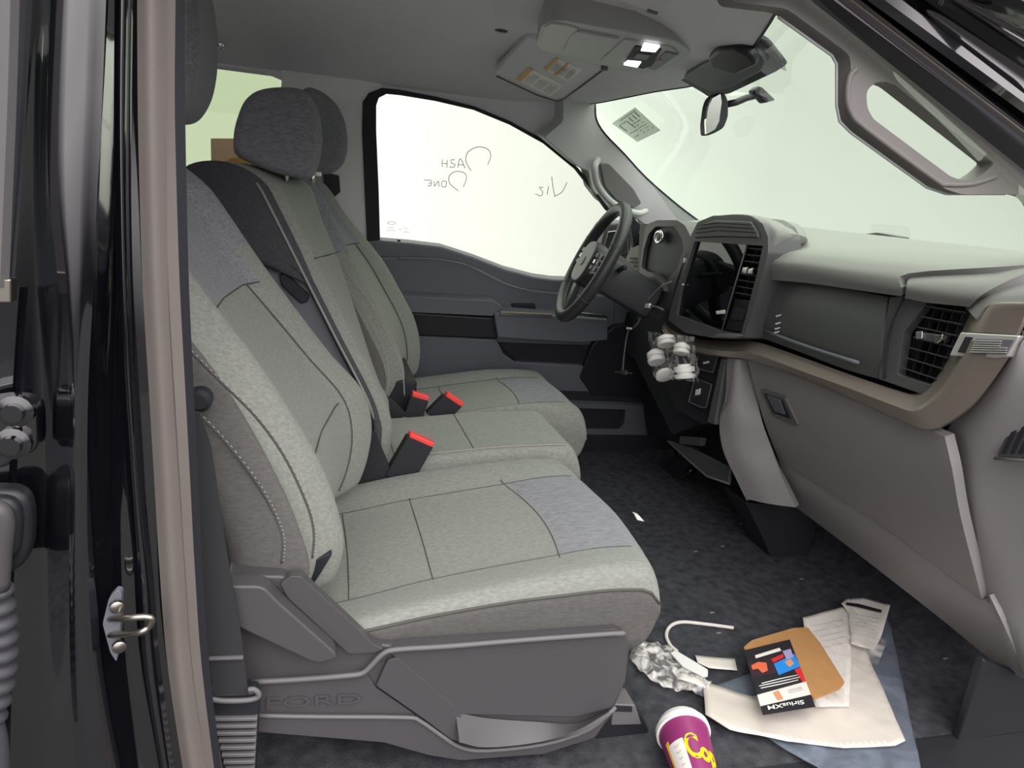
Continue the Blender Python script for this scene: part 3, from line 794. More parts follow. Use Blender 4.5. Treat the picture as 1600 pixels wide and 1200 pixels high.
# side shield
SHP = ('y', 0.100)
sh = slab('side_shield', [(355, 900), (440, 900), (455, 905), (520, 965), (560, 1003), (612, 1009), (700, 1005), (965, 984), (978, 992), (984, 1010), (978, 1066), (960, 1108), (925, 1140), (880, 1160), (800, 1172), (700, 1172), (655, 1160), (600, 1150), (345, 1130)], SHP, 0.05, PLG, ps, bevel=0.010, r=0.006, seg=4)
def shp(name, px, y, d, m=PLG, b=0.006, r=0.004): return slab(name, px, ('y', y), d, m, sh, bevel=b, r=r, seg=4)
shp('front_panel_rim', [(606, 1016), (630, 1010), (968, 989), (980, 996), (975, 1068), (955, 1106), (900, 1120), (720, 1116), (700, 1106)], 0.092, 0.02)
shp('upper_rib', [(455, 900), (470, 901), (540, 965), (585, 1008), (600, 1014), (585, 1020), (545, 1022), (450, 935), (438, 912)], 0.090, 0.02)
shp('badge_panel', [(385, 1066), (400, 1062), (565, 1050), (575, 1056), (588, 1075), (650, 1118), (640, 1120), (400, 1116), (385, 1114)], 0.094, 0.02, PLG)
tube('ridge_line', [W(x, y, ('y', 0.088)) for x, y in ((392, 1066), (460, 1062), (540, 1056), (566, 1052), (580, 1040), (598, 1022), (620, 1015), (700, 1010), (820, 1000), (960, 990), (974, 990))], 0.0045, PLM, sh, sm=3)  # raised lip; its highlight is put into a lighter plastic colour
shp('lower_rim', [(385, 1118), (640, 1121), (665, 1132), (715, 1165), (760, 1172), (850, 1163), (920, 1140), (960, 1108), (930, 1152), (850, 1178), (720, 1188), (670, 1180), (600, 1160), (385, 1142)], 0.088, 0.03)
tube('lower_ridge_line', [W(x, y, ('y', 0.087)) for x, y in ((392, 1118), (500, 1120), (630, 1121), (655, 1126), (690, 1150), (720, 1168), (760, 1173), (850, 1163), (920, 1140), (962, 1105))], 0.0035, PLM, sh, sm=3)  # lower lip, likewise lightened in colour for its highlight
# scooped shelf at the bottom of the front panel
r0 = [W(x, y, ('y', 0.094)) for x, y in ((712, 1112), (760, 1122), (840, 1128), (900, 1130), (950, 1110))]
r1 = [W(x, y, ('y', 0.070)) for x, y in ((718, 1160), (760, 1168), (840, 1160), (900, 1142), (952, 1112))]
sheet('scooped_shelf', [r0, r1], PLG, sh, thick=0.006, nu=4, nv=4)
slab('diagonal_face', [(588, 1072), (606, 1032), (622, 1028), (720, 1112), (722, 1160), (705, 1156), (660, 1122)], ('y', 0.090), 0.02, PLG, sh, bevel=0.008, r=0.004)
def ffn(u, v):
    a = W(412+u*152, 1106-8*u, ('y', 0.0925)); return a+Vector((0, 0, v*0.026))
lettering('embossed_letters', 'FORD', ffn, PLG, sh, thick=0.0022, bold=0.0, nrm=(0, -1, 0))
lv = slab('recline_lever', [(350, 916), (404, 916), (416, 921), (436, 942), (524, 1020), (527, 1030), (500, 1037), (486, 1035), (380, 985), (350, 970)], ('y', 0.062), 0.035, PLG, ps, bevel=0.010, r=0.006, seg=4)
# rail and cap at the front foot
slab('rail_cover', [(960, 1112), (1000, 1112), (1012, 1135), (1045, 1230), (1000, 1230), (930, 1230), (930, 1140)], ('y', 0.13), 0.05, PLB, ps, bevel=0.006)
slab('rail_cap', [(958, 1100), (993, 1102), (1003, 1133), (955, 1134)], ('y', 0.125), 0.05, PLM, ps, bevel=0.003)
slab('rail_slot', [(962, 1103), (988, 1104), (988, 1113), (962, 1112)], ('y', 0.1235), 0.01, BLK, ps, bevel=0.001)

# ------------------------------------------------- far (driver) seat
ds = thing('front_seat', 'grey cloth driver seat farthest from the camera, behind the steering wheel', 'seat', (0.45, 1.3, 0.0))
dco = [(0.30, 0.200), (0.365, 0.232), (0.403, 0.248), (0.47, 0.235), (0.547, 0.196), (0.65, 0.138), (0.748, 0.086), (0.85, 0.04), (0.92, 0.009), (1.0, -0.03)]
dci = [(0.289, 0.366), (0.402, 0.374), (0.511, 0.352), (0.62, 0.29), (0.714, 0.225), (0.844, 0.099), (0.92, 0.05), (1.0, 0.0)]
dy0 = [(0.3, 1.06), (0.6, 1.06), (0.8, 1.07), (0.96, 1.09)]
dy1 = [(0.3, 1.53), (0.6, 1.53), (0.8, 1.50), (0.96, 1.46)]
dbk, SD = seat_back('backrest', dco, dci, dy0, dy1, 0.17, 0.315, 0.965, ds, panel_z=lambda v: 0.755, pv=(0.05, 0.8))
def sdl(v, z): return SD(v, fdep(v), z)
tubes('seam', [[sdl(0.08+0.70*t, 0.755) for t in [k/20 for k in range(21)]],
               [sdl(0.27, 0.34+0.41*t) for t in [k/20 for k in range(21)]],
               [sdl(0.75, 0.34+0.41*t) for t in [k/20 for k in range(21)]]], 0.0016, SEAM, dbk)
tubes('side_stitching', [sidecurve([(497, 330), (530, 410), (575, 470), (608, 530), (628, 580), (632, 618)], 1.056), sidecurve([(497, 400), (525, 430), (570, 490), (600, 550), (606, 590), (604, 620)], 1.056)], 0.002, STI, dbk)
slab('headrest', [(462, 160), (468, 142), (482, 133), (505, 142), (528, 162), (542, 192), (545, 232), (537, 260), (515, 274), (490, 271), (468, 262), (460, 215)], ('y', 1.17), 0.24, HEAD, ds, bevel=0.045, seg=6, r=0.03)
for yy in (1.23, 1.34):
    tube('headrest_post', [(-0.005, yy, 0.90), (0.0, yy, 0.97)], 0.006, CHR, ds)
def dbase(x, v):
    return sinterp([(0.25, 0.265), (0.4, 0.29), (0.55, 0.315), (0.7, 0.335), (0.8, 0.335), (0.86, 0.33)], x)
dcu, SDC = cushion('seat_cushion', 0.22, 0.82, 1.06, 1.53, dbase, lambda x, v: 0.03*(1-0.6*max(0, (x-0.6)/0.2)), lambda x: 0.17, ds, nose=0.05, sidem=FAB,
                   frontp=lambda v: 0.60+0.03*(1-(2*v-1)**2))
tubes('seam', [[SDC(0.60+0.03*(1-(2*v-1)**2), v) for v in [0.17+0.66*k/24 for k in range(25)]],
               [SDC(0.42, v) for v in [0.19+0.62*k/20 for k in range(21)]],
               [SDC(0.26+0.5*t, 0.19) for t in [k/24 for k in range(25)]], [SDC(0.26+0.5*t, 0.81) for t in [k/24 for k in range(25)]]], 0.0016, SEAM, dcu)
prism('seat_frame', [(0.22, 1.10, 0.0), (0.74, 1.10, 0.0), (0.76, 1.10, 0.18), (0.22, 1.10, 0.18)], (0, 0.40, 0), BLK, ds, bevel=0.01)
slab('backrest_lower_shell', [(575, 592), (652, 596), (650, 640), (600, 660), (560, 640)], ('y', 1.10), 0.38, BLK, ds, bevel=0.008)

# ------------------------------------------------- centre seat
cs = thing('centre_seat', 'narrow grey cloth centre seat between the two front seats, headrest raised', 'seat', (0.3, 0.85, 0.0))
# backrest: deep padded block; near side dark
CO = cs
rows = []
FC = [(0.40, 0.192), (0.465, 0.170), (0.60, 0.098), (0.724, 0.033), (0.83, -0.022), (0.93, -0.074), (0.955, -0.085)]
FD = [(0.40, 0.205), (0.447, 0.176), (0.60, 0.122), (0.757, 0.066), (0.85, 0.025), (0.92, 0.001), (0.955, -0.02)]
cl = [(0, .5), (0, .12), (.04, .02), (.14, 0), (.5, .004), (.86, 0), (.96, .02), (1, .12), (1, .5), (.98, .9), (.85, 1), (.5, 1), (.15, 1), (.02, .9)]
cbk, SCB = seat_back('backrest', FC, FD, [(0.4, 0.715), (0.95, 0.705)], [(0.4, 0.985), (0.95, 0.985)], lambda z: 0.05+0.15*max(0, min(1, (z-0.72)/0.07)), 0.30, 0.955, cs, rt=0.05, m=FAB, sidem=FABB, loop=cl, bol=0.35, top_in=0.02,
                     panel_z=None)
tubes('seam', [[SCB(0.05+0.9*t, 0.004, 0.775-0.01*t) for t in [k/10 for k in range(11)]]], 0.002, SEAM, cbk)
tubes('edge_piping', [[SCB(0.0, 0.12, z)+Vector((0.003, -0.001, 0)) for z in [0.42+0.5*k/24 for k in range(25)]]], 0.003, STI, cbk)
slab('backrest_shell', [(385, 398), (470, 408), (505, 455), (560, 560), (590, 640), (560, 660), (500, 560), (450, 470), (400, 440)], ('y', 0.735), 0.24, PLD, cs, bevel=0.008)
slab('latch_lever', [(436, 430), (446, 427), (484, 462), (480, 472), (470, 474), (440, 446)], ('y', 0.722), 0.02, BLK, cs, bevel=0.003)
slab('headrest', [(362, 242), (364, 200), (378, 158), (398, 140), (430, 134), (470, 136), (488, 150), (500, 180), (505, 215), (500, 255), (488, 281), (465, 279), (420, 268)], ('y', 0.735), 0.23, HEAD, cs, bevel=0.04, seg=6, r=0.02)
for yy in (0.80, 0.92):
    tube('headrest_post', [(-0.06, yy, 0.92), (-0.05, yy, 0.98)], 0.006, CHR, cs)
lathe('post_collar', [(0, 0.010), (0.008, 0.010), (0.010, 0.006)], (-0.012, 0.80, 0.944), (0, 0, 1), WHP, cs, 12)
lathe('post_collar', [(0, 0.010), (0.008, 0.010), (0.010, 0.006)], (0.008, 0.92, 0.944), (0, 0, 1), WHP, cs, 12)
def cbase(x, v): return sinterp([(0.17, 0.325), (0.3, 0.335), (0.45, 0.350), (0.6, 0.357), (0.68, 0.355)], x)
ccu, SCC = cushion('seat_cushion', 0.16, 0.665, 0.695, 1.02, cbase, lambda x, v: 0.0, lambda x: 0.2, cs, nose=0.04, sidem=FAB, bulge=0.0)
for _x in (0.39, 0.2): tube('seam', [SCC(_x, v) for v in [0.08+0.84*k/16 for k in range(17)]], 0.0014, SEAM, ccu)
tubes('edge_piping', [[SCC(0.2+0.44*t, 0.07)+Vector((0, -0.002, 0.001)) for t in [k/20 for k in range(21)]]], 0.0022, STI, ccu)
prism('seat_base', [(0.15, 0.70, 0.0), (0.63, 0.70, 0.0), (0.64, 0.70, 0.21), (0.15, 0.70, 0.21)], (0, 0.30, 0), PLB, cs, bevel=0.01)

# ------------------------------------------------- buckles and belts
def buckle(label, top, bot, w, pl, dpt=0.028):
    """top/bot: pixel centres of the head's top edge and its foot, w: head width in pixels (vector)"""
    t = thing('seat_belt_buckle', label, 'buckle', W(bot[0], bot[1], ('y', pl)), 'front seat belt buckles')
    wx, wy = w
    slab('buckle_body', [(top[0]-wx/2, top[1]-wy/2+3), (top[0]+wx/2, top[1]+wy/2+3), (bot[0]+wx/2, bot[1]+wy/2), (bot[0]-wx/2, bot[1]-wy/2)], ('y', pl), dpt, BLK, t, bevel=0.005, r=0.003)
    dx, dy = top[0]-bot[0], top[1]-bot[1]; L = math.hypot(dx, dy); ux, uy = dx/L*7, dy/L*7
    slab('release_button', [(top[0]-wx/2+2, top[1]-wy/2+4), (top[0]-wx/2+1+ux, top[1]-wy/2+3+uy), (top[0]+wx/2-1+ux, top[1]+wy/2+3+uy), (top[0]+wx/2-2, top[1]+wy/2+4)], ('y', pl+0.003), dpt-0.006, REDB, t, bevel=0.003)
    return t
buckle('black belt buckle with red button, largest, beside the near seat cushion', (657, 688), (622, 752), (40, 17), 0.664, 0.03)
buckle('black belt buckle with red button standing left of the other one, by the driver backrest', (656, 620), (645, 655), (28, 8), 1.026)
buckle('black belt buckle with red button tilted against the driver seat cushion, right of its neighbour', (708, 624), (680, 655), (28, 18), 1.028)
st2 = slab('buckle_stalk', [(560, 700), (585, 670), (612, 738), (632, 748), (600, 775), (540, 785), (520, 800)], ('y', 0.668), 0.012, BLK, bevel=0.004)
tag(st2, 'black plastic buckle stalk and bracket between the near and centre seats', 'bracket')
lb = slab('belt_anchor_cover', [(590, 612), (600, 615), (620, 632), (636, 648), (625, 655), (600, 650), (590, 640)], ('y', 1.026), 0.015, PLB, bevel=0.005, r=0.004)
tag(lb, 'dark curved belt anchor cover behind the centre seat cushion', 'belt anchor')
slab('white_tag', [(586, 625), (592, 624), (604, 640), (598, 643)], ('y', 1.018), 0.004, WHP, lb, bevel=0.001)
# near seat belt: webbing running down beside the pillar, sleeve and ribbed anchor cover
WBP = ('y', 0.045)
wb = prism('seat_belt', [W(x, y, WBP) for x, y in ((286, 640), (312, 645), (330, 700), (352, 850), (378, 1000), (388, 1085), (334, 1085), (318, 960), (292, 760))], (0, 0.004, 0), WEB, bevel=0)
tag(wb, 'black seat belt webbing hanging beside the near door pillar', 'seat belt')
slab('belt_fold', [(326, 1029), (380, 1027), (380, 1031), (326, 1033)], ('y', 0.040), 0.006, PLM, wb, bevel=0.001)
an = thing('belt_anchor_cover', 'black ribbed belt anchor cover at the foot of the near door pillar', 'belt anchor', W(370, 1200, ('y', 0.05)))
slab('cover_body', [(325, 1084), (402, 1080), (406, 1090), (403, 1150), (398, 1260), (350, 1260), (335, 1150)], ('y', 0.048), 0.03, PLB, an, bevel=0.008)
tube('cover_lip', [W(x, y, ('y', 0.040)) for x, y in ((326, 1092), (350, 1095), (385, 1094), (402, 1090), (404, 1083), (396, 1077), (388, 1078))], 0.004, PLM, an, sm=4)  # lighter grey than the cover, standing in for the lip's highlight
for k in range(11):
    y = 1123+k*11.2
    x0 = 333+k*2.6; x1 = 402-k*0.6
    slab('rib', [(x0, y), (x1, y-1), (x1, y+4), (x0, y+5)], ('y', 0.042), 0.012, PLM, an, bevel=0.0012)
# ================================================================== DASHBOARD
da = thing('dashboard', 'grey dashboard with centre screen opening, air vents, bronze trim band and glove box', 'dashboard', (1.2, 0.8, 0.15))
def XP(v): return ('x', v)
GL = ((1.10, 0, 0.56), (-0.36, 0, -0.19))          # sloping glove box plane
# top pad of the passenger side: lip, top, back
lipb = [W(x, y, XP(1.060)) for x, y in ((1200, 437), (1260, 442), (1330, 452), (1408, 463))]
lipm = [W(x, y, XP(1.050)) for x, y in ((1200, 416), (1260, 424), (1330, 436), (1408, 449))]
lipt = [W(x, y, XP(1.058)) for x, y in ((1204, 404), (1262, 408), (1330, 417), (1420, 427))]
top1 = [W(x, y, XP(1.110)) for x, y in ((1222, 391), (1290, 391), (1390, 399), (1600, 414))]
top2 = [W(x, y, XP(1.300)) for x, y in ((1246, 384), (1310, 381), (1420, 384), (1640, 403))]
sheet('soft_top_pad', [lipb, lipm, lipt, top1, top2], DASHU, da, thick=0.02, nu=4, nv=4)
# pad of the near corner
c0 = [W(x, y, XP(1.060)) for x, y in ((1414, 466), (1450, 473), (1500, 478), (1515, 480))]
c1 = [W(x, y, XP(1.050)) for x, y in ((1416, 450), (1455, 456), (1505, 462), (1530, 464))]
c2 = [W(x, y, XP(1.060)) for x, y in ((1420, 436), (1460, 438), (1520, 442), (1560, 446))]
c3 = [W(x, y, XP(1.085)) for x, y in ((1440, 427), (1490, 426), (1550, 428), (1600, 428))]
c4 = [W(x, y, XP(1.120)) for x, y in ((1450, 421), (1500, 417), (1560, 414), (1640, 416))]
sheet('corner_pad', [c0, c1, c2, c3, c4], DASHU, da, thick=0.02, nu=4, nv=4)
# dash top behind, up to the cowl
sheet('dash_top', [[(1.10, y, 0.862) for y in (-0.06, 0.3, 0.7, 1.05, 1.5)],
                   [(1.28, y, 0.912) for y in (-0.06, 0.3, 0.7, 1.05, 1.5)],
                   [(1.45, y, 0.934) for y in (-0.06, 0.3, 0.7, 1.05, 1.5)],
                   [(1.62, y, 0.925) for y in (-0.06, 0.3, 0.7, 1.05, 1.5)]], DASHU, da, thick=0.02, nu=4, nv=3)
slab('sensor_bump', [(1340, 366), (1370, 363), (1408, 370), (1404, 376), (1350, 372)], XP(1.5), 0.03, PLG, da, bevel=0.003)
# upper bin door (dark, slightly bulging)
b0 = [W(x, y, XP(1.085)) for x, y in ((1196, 430), (1260, 441), (1330, 453), (1388, 464))]
b1 = [W(x, y, XP(1.072)) for x, y in ((1188, 462), (1255, 478), (1325, 494), (1380, 506))]
b2 = [W(x, y, XP(1.072)) for x, y in ((1182, 500), (1250, 522), (1320, 544), (1375, 558))]
b3 = [W(x, y, XP(1.085)) for x, y in ((1180, 524), (1250, 550), (1318, 576), (1372, 592))]
bn = sheet('upper_bin_door', [b0, b1, b2, b3], BIN, da, thick=0.015, nu=5, nv=5)
tube('bin_edge', [W(x, y, XP(1.068)) for x, y in ((1196, 517), (1240, 534), (1290, 551), (1342, 567))], 0.004, PLD, bn, sm=2)
for _k, (_x, _y) in enumerate(((1216, 494), (1215, 506), (1214, 514), (1213, 520))):
    slab('embossed_mark', [(_x-4, _y-1), (_x+4, _y-3), (_x+4, _y-1), (_x-3, _y+1.5)], XP(1.067), 0.001, WHP, bn, bevel=0)
# dark panels around the vent
slab('vent_side_panel', [(1390, 464), (1420, 462), (1450, 470), (1412, 520), (1402, 585), (1462, 604), (1446, 618), (1372, 592), (1378, 540)], XP(1.078), 0.02, PLS, da, bevel=0.005, r=0.004)
tube('panel_groove', [W(x, y, XP(1.073)) for x, y in ((1412, 466), (1394, 505), (1385, 550), (1382, 592))], 0.002, BLK, da, sm=4)
slab('recess_back', [(1176, 425), (1540, 470), (1530, 640), (1440, 640), (1176, 545)], XP(1.13), 0.02, BLK, da, bevel=0)
# right vent with slats
def vent(name, quad, xp, ns, nv_, knob, m=PLD):
    """quad: corners TL TR BR BL; horizontal slats on plane x"""
    v = slab(name, quad, XP(xp+0.030), 0.01, BLK, da, bevel=0)
    fm = q4(quad, XP(xp))
    for k in range(ns):
        t = (k+0.5)/ns
        a = [fm(u, t) for u in (0.0, 0.5, 1.0)]
        ps_ = [a[0], a[2], a[2]+Vector((0.022, 0, -0.006)), a[0]+Vector((0.022, 0, -0.006))]
        prism('slat', ps_, (0, 0, 0.0022), m, v, bevel=0.0006, seg=1)
    for k in range(nv_):
        t = (k+0.7)/(nv_+0.4)
        a = [fm(t, 0.0), fm(t, 1.0)]
        prism('rear_vane', [a[0]+Vector((0.012, 0, 0)), a[1]+Vector((0.012, 0, 0)), a[1]+Vector((0.028, 0, 0)), a[0]+Vector((0.028, 0, 0))], (0, 0.002, 0), PLB, v, bevel=0)
    return v
vr = vent('air_vent', [(1447, 470), (1512, 480), (1462, 602), (1406, 583)], 1.078, 7, 4, None, PLG)
slab('vent_knob', [(1440, 519), (1468, 523), (1466, 537), (1439, 532)], XP(1.070), 0.02, PLG, vr, bevel=0.003)
slab('knob_trim', [(1430, 518), (1441, 517), (1440, 530), (1430, 530)], XP(1.065), 0.015, CHR, vr, bevel=0.002)
slab('knob_trim', [(1460, 523), (1473, 522), (1471, 531), (1464, 537), (1459, 536)], XP(1.062), 0.02, CHR, vr, bevel=0.002)
# bronze trim band: two faces (top-lit and lower)
ti = [(1040, 500), (1052, 516), (1075, 525), (1100, 531), (1140, 533), (1181, 534), (1250, 557), (1330, 586), (1400, 609), (1433, 615), (1462, 592), (1484, 556), (1503, 517)]
tm = [(1036, 512), (1046, 527), (1070, 538), (1100, 545), (1140, 549), (1176, 552), (1245, 577), (1325, 606), (1395, 633), (1432, 642), (1470, 615), (1495, 580), (1518, 532)]
to = [(1038, 520), (1050, 535), (1070, 544), (1098, 552), (1140, 558), (1168, 561), (1240, 586), (1320, 618), (1395, 651), (1453, 671), (1510, 640), (1545, 602), (1578, 556)]
sheet('trim_band', [[W(x, y, XP(1.085)) for x, y in ti], [W(x, y, XP(1.042)) for x, y in tm], [W(x, y, XP(1.048)) for x, y in to], [W(x+1, y+3, XP(1.085)) for x, y in to]], TRIM, da, thick=0.006, nu=4, nv=3, lin_v=True)
# upper part of the C-shaped trim above the chrome badge
u0 = [W(x, y, XP(1.085)) for x, y in ((1503, 519), (1516, 490), (1532, 468), (1600, 462))]
u1 = [W(x, y, XP(1.050)) for x, y in ((1524, 519), (1540, 488), (1554, 474), (1610, 472))]
u2 = [W(x, y, XP(1.050)) for x, y in ((1588, 523), (1596, 505), (1604, 490), (1640, 488))]
sheet('upper_corner_trim', [u0, u1, u2], TRIM, da, thick=0.008, nu=4, nv=3)
cpp = sheet('corner_trim_top', [[W(x, y, XP(1.085)) for x, y in ((1508, 482), (1520, 462), (1545, 448), (1620, 440))], [W(x, y, XP(1.06)) for x, y in ((1515, 488), (1530, 470), (1556, 460), (1620, 456))], [W(x, y, XP(1.05)) for x, y in ((1524, 498), (1540, 480), (1560, 474), (1620, 472))]], DASHU, da, thick=0.01)
bd = slab('chrome_badge', [(1482, 556), (1500, 519), (1592, 524), (1588, 534), (1574, 558), (1556, 560)], XP(1.045), 0.015, SATIN, da, bevel=0.003)
slab('badge_window', [(1496, 550), (1508, 526), (1519, 527), (1508, 552)], XP(1.043), 0.003, BLK, bd, bevel=0.0005)
slab('badge_window', [(1524, 529), (1584, 531), (1572, 553), (1517, 551)], XP(1.043), 0.003, PLD, bd, bevel=0.0005)
for k in range(6):
    y = 531.5+k*3.5; x0 = 1523-k*1.6
    slab('badge_rib', [(x0, y), (1564-(k > 2)*-12-k*1.0, y+1), (1563-(k > 2)*-12-k*1.0, y+2.8), (x0-1, y+1.8)], XP(1.040), 0.004, SATIN, bd, bevel=0.0005)
# lower dash: glove box door
def GLp(v): return ((1.10+v, 0, 0.56), (-0.36, 0, -0.19))
gb = sheet('glove_box_door', [[W(x, y, GLp(0.00)) for x, y in ((1168, 563), (1240, 588), (1320, 620), (1395, 653), (1450, 672), (1476, 682))],
                         [W(x, y, GLp(-0.012)) for x, y in ((1180, 610), (1252, 636), (1332, 670), (1405, 705), (1462, 728), (1488, 735))],
                         [W(x, y, GLp(-0.012)) for x, y in ((1196, 665), (1270, 700), (1350, 740), (1422, 778), (1478, 805), (1502, 812))],
                         [W(x, y, GLp(0.0)) for x, y in ((1216, 716), (1290, 765), (1370, 815), (1442, 868), (1508, 918), (1534, 936))]], DASHL, da, thick=0.02, nu=4, nv=4)
slab('glove_box_back', [(1172, 568), (1476, 690), (1530, 925), (1226, 715)], GLp(0.012), 0.01, BLK, da, bevel=0)
hp_ = slab('glove_box_handle', [(1187, 609), (1226, 622), (1247, 665), (1238, 666), (1206, 650)], GLp(-0.020), 0.01, PLM, gb, bevel=0.002, r=0.004)
slab('handle_cup', [(1194, 616), (1222, 625), (1236, 655), (1208, 646)], GLp(-0.0225), 0.006, BLK, hp_, bevel=0.001, r=0.004)
slab('handle_paddle', [(1197, 618), (1218, 625), (1226, 648), (1210, 643)], GLp(-0.025), 0.006, PLD, hp_, bevel=0.002, r=0.003)
# lower knee panel under the glove box
sheet('knee_panel', [[W(x, y, GLp(0.004)) for x, y in ((1214, 712), (1290, 763), (1370, 812), (1442, 866), (1536, 938), (1546, 930))],
                    [W(x, y, GLp(0.000)) for x, y in ((1228, 752), (1310, 808), (1390, 870), (1462, 925), (1560, 990), (1572, 985))],
                    [W(x, y, GLp(0.02)) for x, y in ((1240, 790), (1320, 850), (1400, 912), (1480, 975), (1560, 1040), (1604, 1060))]], DASHL, da, thick=0.02, nu=4, nv=4)
# near end of the dash, rising to the door
e0 = [W(x, y, XP(v)) for x, y, v in ((1575, 560, 1.07), (1545, 603, 1.085), (1512, 641, 1.10), (1480, 672, 1.115), (1488, 735, 1.15), (1503, 812, 1.19), (1533, 930, 1.26), (1572, 1000, 1.29), (1604, 1060, 1.32))]
e1 = [W(x, y, XP(v)) for x, y, v in ((1596, 535, 1.05), (1580, 580, 1.06), (1553, 628, 1.08), (1520, 680, 1.10), (1512, 740, 1.13), (1526, 815, 1.17), (1556, 925, 1.24), (1590, 990, 1.27), (1622, 1060, 1.31))]
e2 = [W(x, y, XP(v)) for x, y, v in ((1640, 500, 1.07), (1620, 580, 1.08), (1596, 630, 1.09), (1566, 690, 1.11), (1556, 750, 1.14), (1570, 820, 1.18), (1600, 920, 1.24), (1630, 990, 1.28), (1660, 1060, 1.33))]
e3 = [W(x, y, XP(v)) for x, y, v in ((1760, 500, 1.10), (1720, 580, 1.11), (1700, 640, 1.12), (1690, 700, 1.14), (1690, 760, 1.17), (1700, 830, 1.21), (1720, 920, 1.27), (1740, 990, 1.31), (1760, 1060, 1.36))]
sheet('dash_end_panel', [e0, e1, e2, e3], DASHL, da, thick=0.015, nu=3, nv=3)
dv = slab('defrost_vent', [(1556, 714), (1582, 656), (1590, 652), (1660, 656), (1660, 722)], XP(1.108), 0.01, PLG, da, bevel=0.003)
for k in range(6):
    x = 1564+k*13
    slab('vent_slot', [(x, 708), (x+22, 662), (x+29, 662), (x+7, 709)], XP(1.106), 0.006, BLK, dv, bevel=0.0005)
tube('vent_lip', [W(x, y, XP(1.104)) for x, y in ((1554, 716), (1580, 718), (1640, 722))], 0.0025, PLM, dv)
# centre stack: side cheek, bezel, screen, vents
sheet('console_cheek', [[W(x, y, XP(v)) for x, y, v in ((1136, 560, 1.07), (1133, 620, 1.075), (1124, 655, 1.08), (1130, 700, 1.10), (1150, 745, 1.14), (1168, 780, 1.17))],
                       [W(x, y, XP(v)) for x, y, v in ((1152, 561, 1.065), (1150, 620, 1.08), (1150, 655, 1.09), (1158, 700, 1.12), (1182, 750, 1.16), (1200, 787, 1.19))],
                       [W(x, y, XP(v)) for x, y, v in ((1170, 564, 1.10), (1182, 620, 1.13), (1192, 662, 1.15), (1207, 705, 1.18), (1225, 752, 1.20), (1244, 793, 1.23))]], DASHL, da, thick=0.02, nu=4, nv=4)
tube('cheek_edge', [W(x, y, XP(v)) for x, y, v in ((1148, 562, 1.066), (1140, 620, 1.072), (1126, 652, 1.078), (1130, 700, 1.098), (1150, 745, 1.138), (1168, 782, 1.168))], 0.003, PLM, da, sm=4)
slab('stack_edge_trim', [(1126, 560), (1134, 560), (1116, 664), (1104, 660)], XP(1.068), 0.02, PLS, da, bevel=0.004)
slab('stack_lower_panel', [(1080, 548), (1128, 556), (1106, 662), (1098, 664), (1055, 640), (1040, 600), (1045, 560)], XP(1.09), 0.03, BLK, da, bevel=0.004)
for q, nm in ((((1093, 547), (1121, 558), (1114, 582), (1088, 576)), 'usb_panel'), (((1086, 590), (1112, 601), (1103, 637), (1096, 637), (1076, 628)), 'outlet_panel')):
    pnl = slab(nm, q, XP(1.075), 0.02, PLB, da, bevel=0.003, r=0.003)
    tube('panel_outline', [W(x, y, XP(1.074)) for x, y in q], 0.0016, PLM, pnl, closed=True)
slab('usb_symbol', [(1098, 566), (1107, 564), (1107, 567), (1099, 569)], XP(1.073), 0.002, WHP, da, bevel=0)
ok = slab('outlet_symbol', [(1087, 609), (1094, 607), (1093, 616), (1086, 618)], XP(1.073), 0.002, WHP, da, bevel=0)
# bezel frame (with opening for the screen and the vents)
BZ = XP(1.030)
bz = slab('centre_bezel', [(1080, 367), (1090, 347), (1114, 337), (1150, 336), (1175, 339), (1192, 350), (1200, 370), (1200, 395), (1180, 470), (1162, 528), (1120, 529), (1070, 520), (1044, 500), (1048, 480), (1056, 455), (1070, 405)], BZ, 0.09, PLS, da,
          hole=[(1085, 377), (1192, 384), (1182, 430), (1158, 521), (1128, 518), (1056, 492), (1062, 455)], bevel=0.006, r=0.005)
sheet('bezel_side_skin', [[W(x, y, XP(1.035)) for x, y in ((1112, 338), (1150, 335), (1178, 339), (1196, 356), (1200, 380), (1190, 430), (1176, 480), (1160, 527))],
                          [W(x, y, XP(1.06)) for x, y in ((1125, 337), (1165, 335), (1200, 342), (1222, 362), (1214, 390), (1201, 432), (1187, 480), (1171, 530))],
                          [W(x, y, XP(1.16)) for x, y in ((1160, 338), (1195, 340), (1228, 348), (1258, 370), (1236, 392), (1208, 436), (1193, 480), (1178, 532))],
                          [W(x, y, XP(1.30)) for x, y in ((1180, 341), (1215, 344), (1250, 352), (1262, 381), (1240, 394), (1216, 440), (1197, 482), (1181, 533))]], DASHU, da, thick=0.01, nu=3, nv=4)
slab('bezel_hood', [(1084, 366), (1092, 352), (1115, 344), (1172, 346), (1182, 362), (1184, 372), (1120, 370), (1084, 372)], XP(1.024), 0.02, PLS, bz, bevel=0.004)
for k in range(3):
    tube('hood_groove', [W(x, y, XP(1.0225)) for x, y in ((1090+k*-2, 352+k*6), (1120, 348+k*6), (1174+k*3, 351+k*6))], 0.0012, BLK, bz)
slab('screen', [(1085, 377), (1168, 381), (1160, 410), (1128, 516), (1056, 492), (1062, 455)], XP(1.040), 0.02, GLOS, da, bevel=0.001)
tube('screen_edge', [W(x, y, XP(1.036)) for x, y in ((1168, 380), (1150, 440), (1128, 516))], 0.002, PLM, da)
tube('screen_edge', [W(x, y, XP(1.036)) for x, y in ((1084, 376), (1168, 380))], 0.0018, PLM, da)
vc = vent('air_vent', [(1170, 383), (1193, 385), (1179, 468), (1146, 462)], 1.040, 8, 2, None, PLG)
slab('vent_knob', [(1160, 418), (1168, 417), (1165, 428), (1158, 427)], XP(1.030), 0.01, CHR, vc, bevel=0.002)
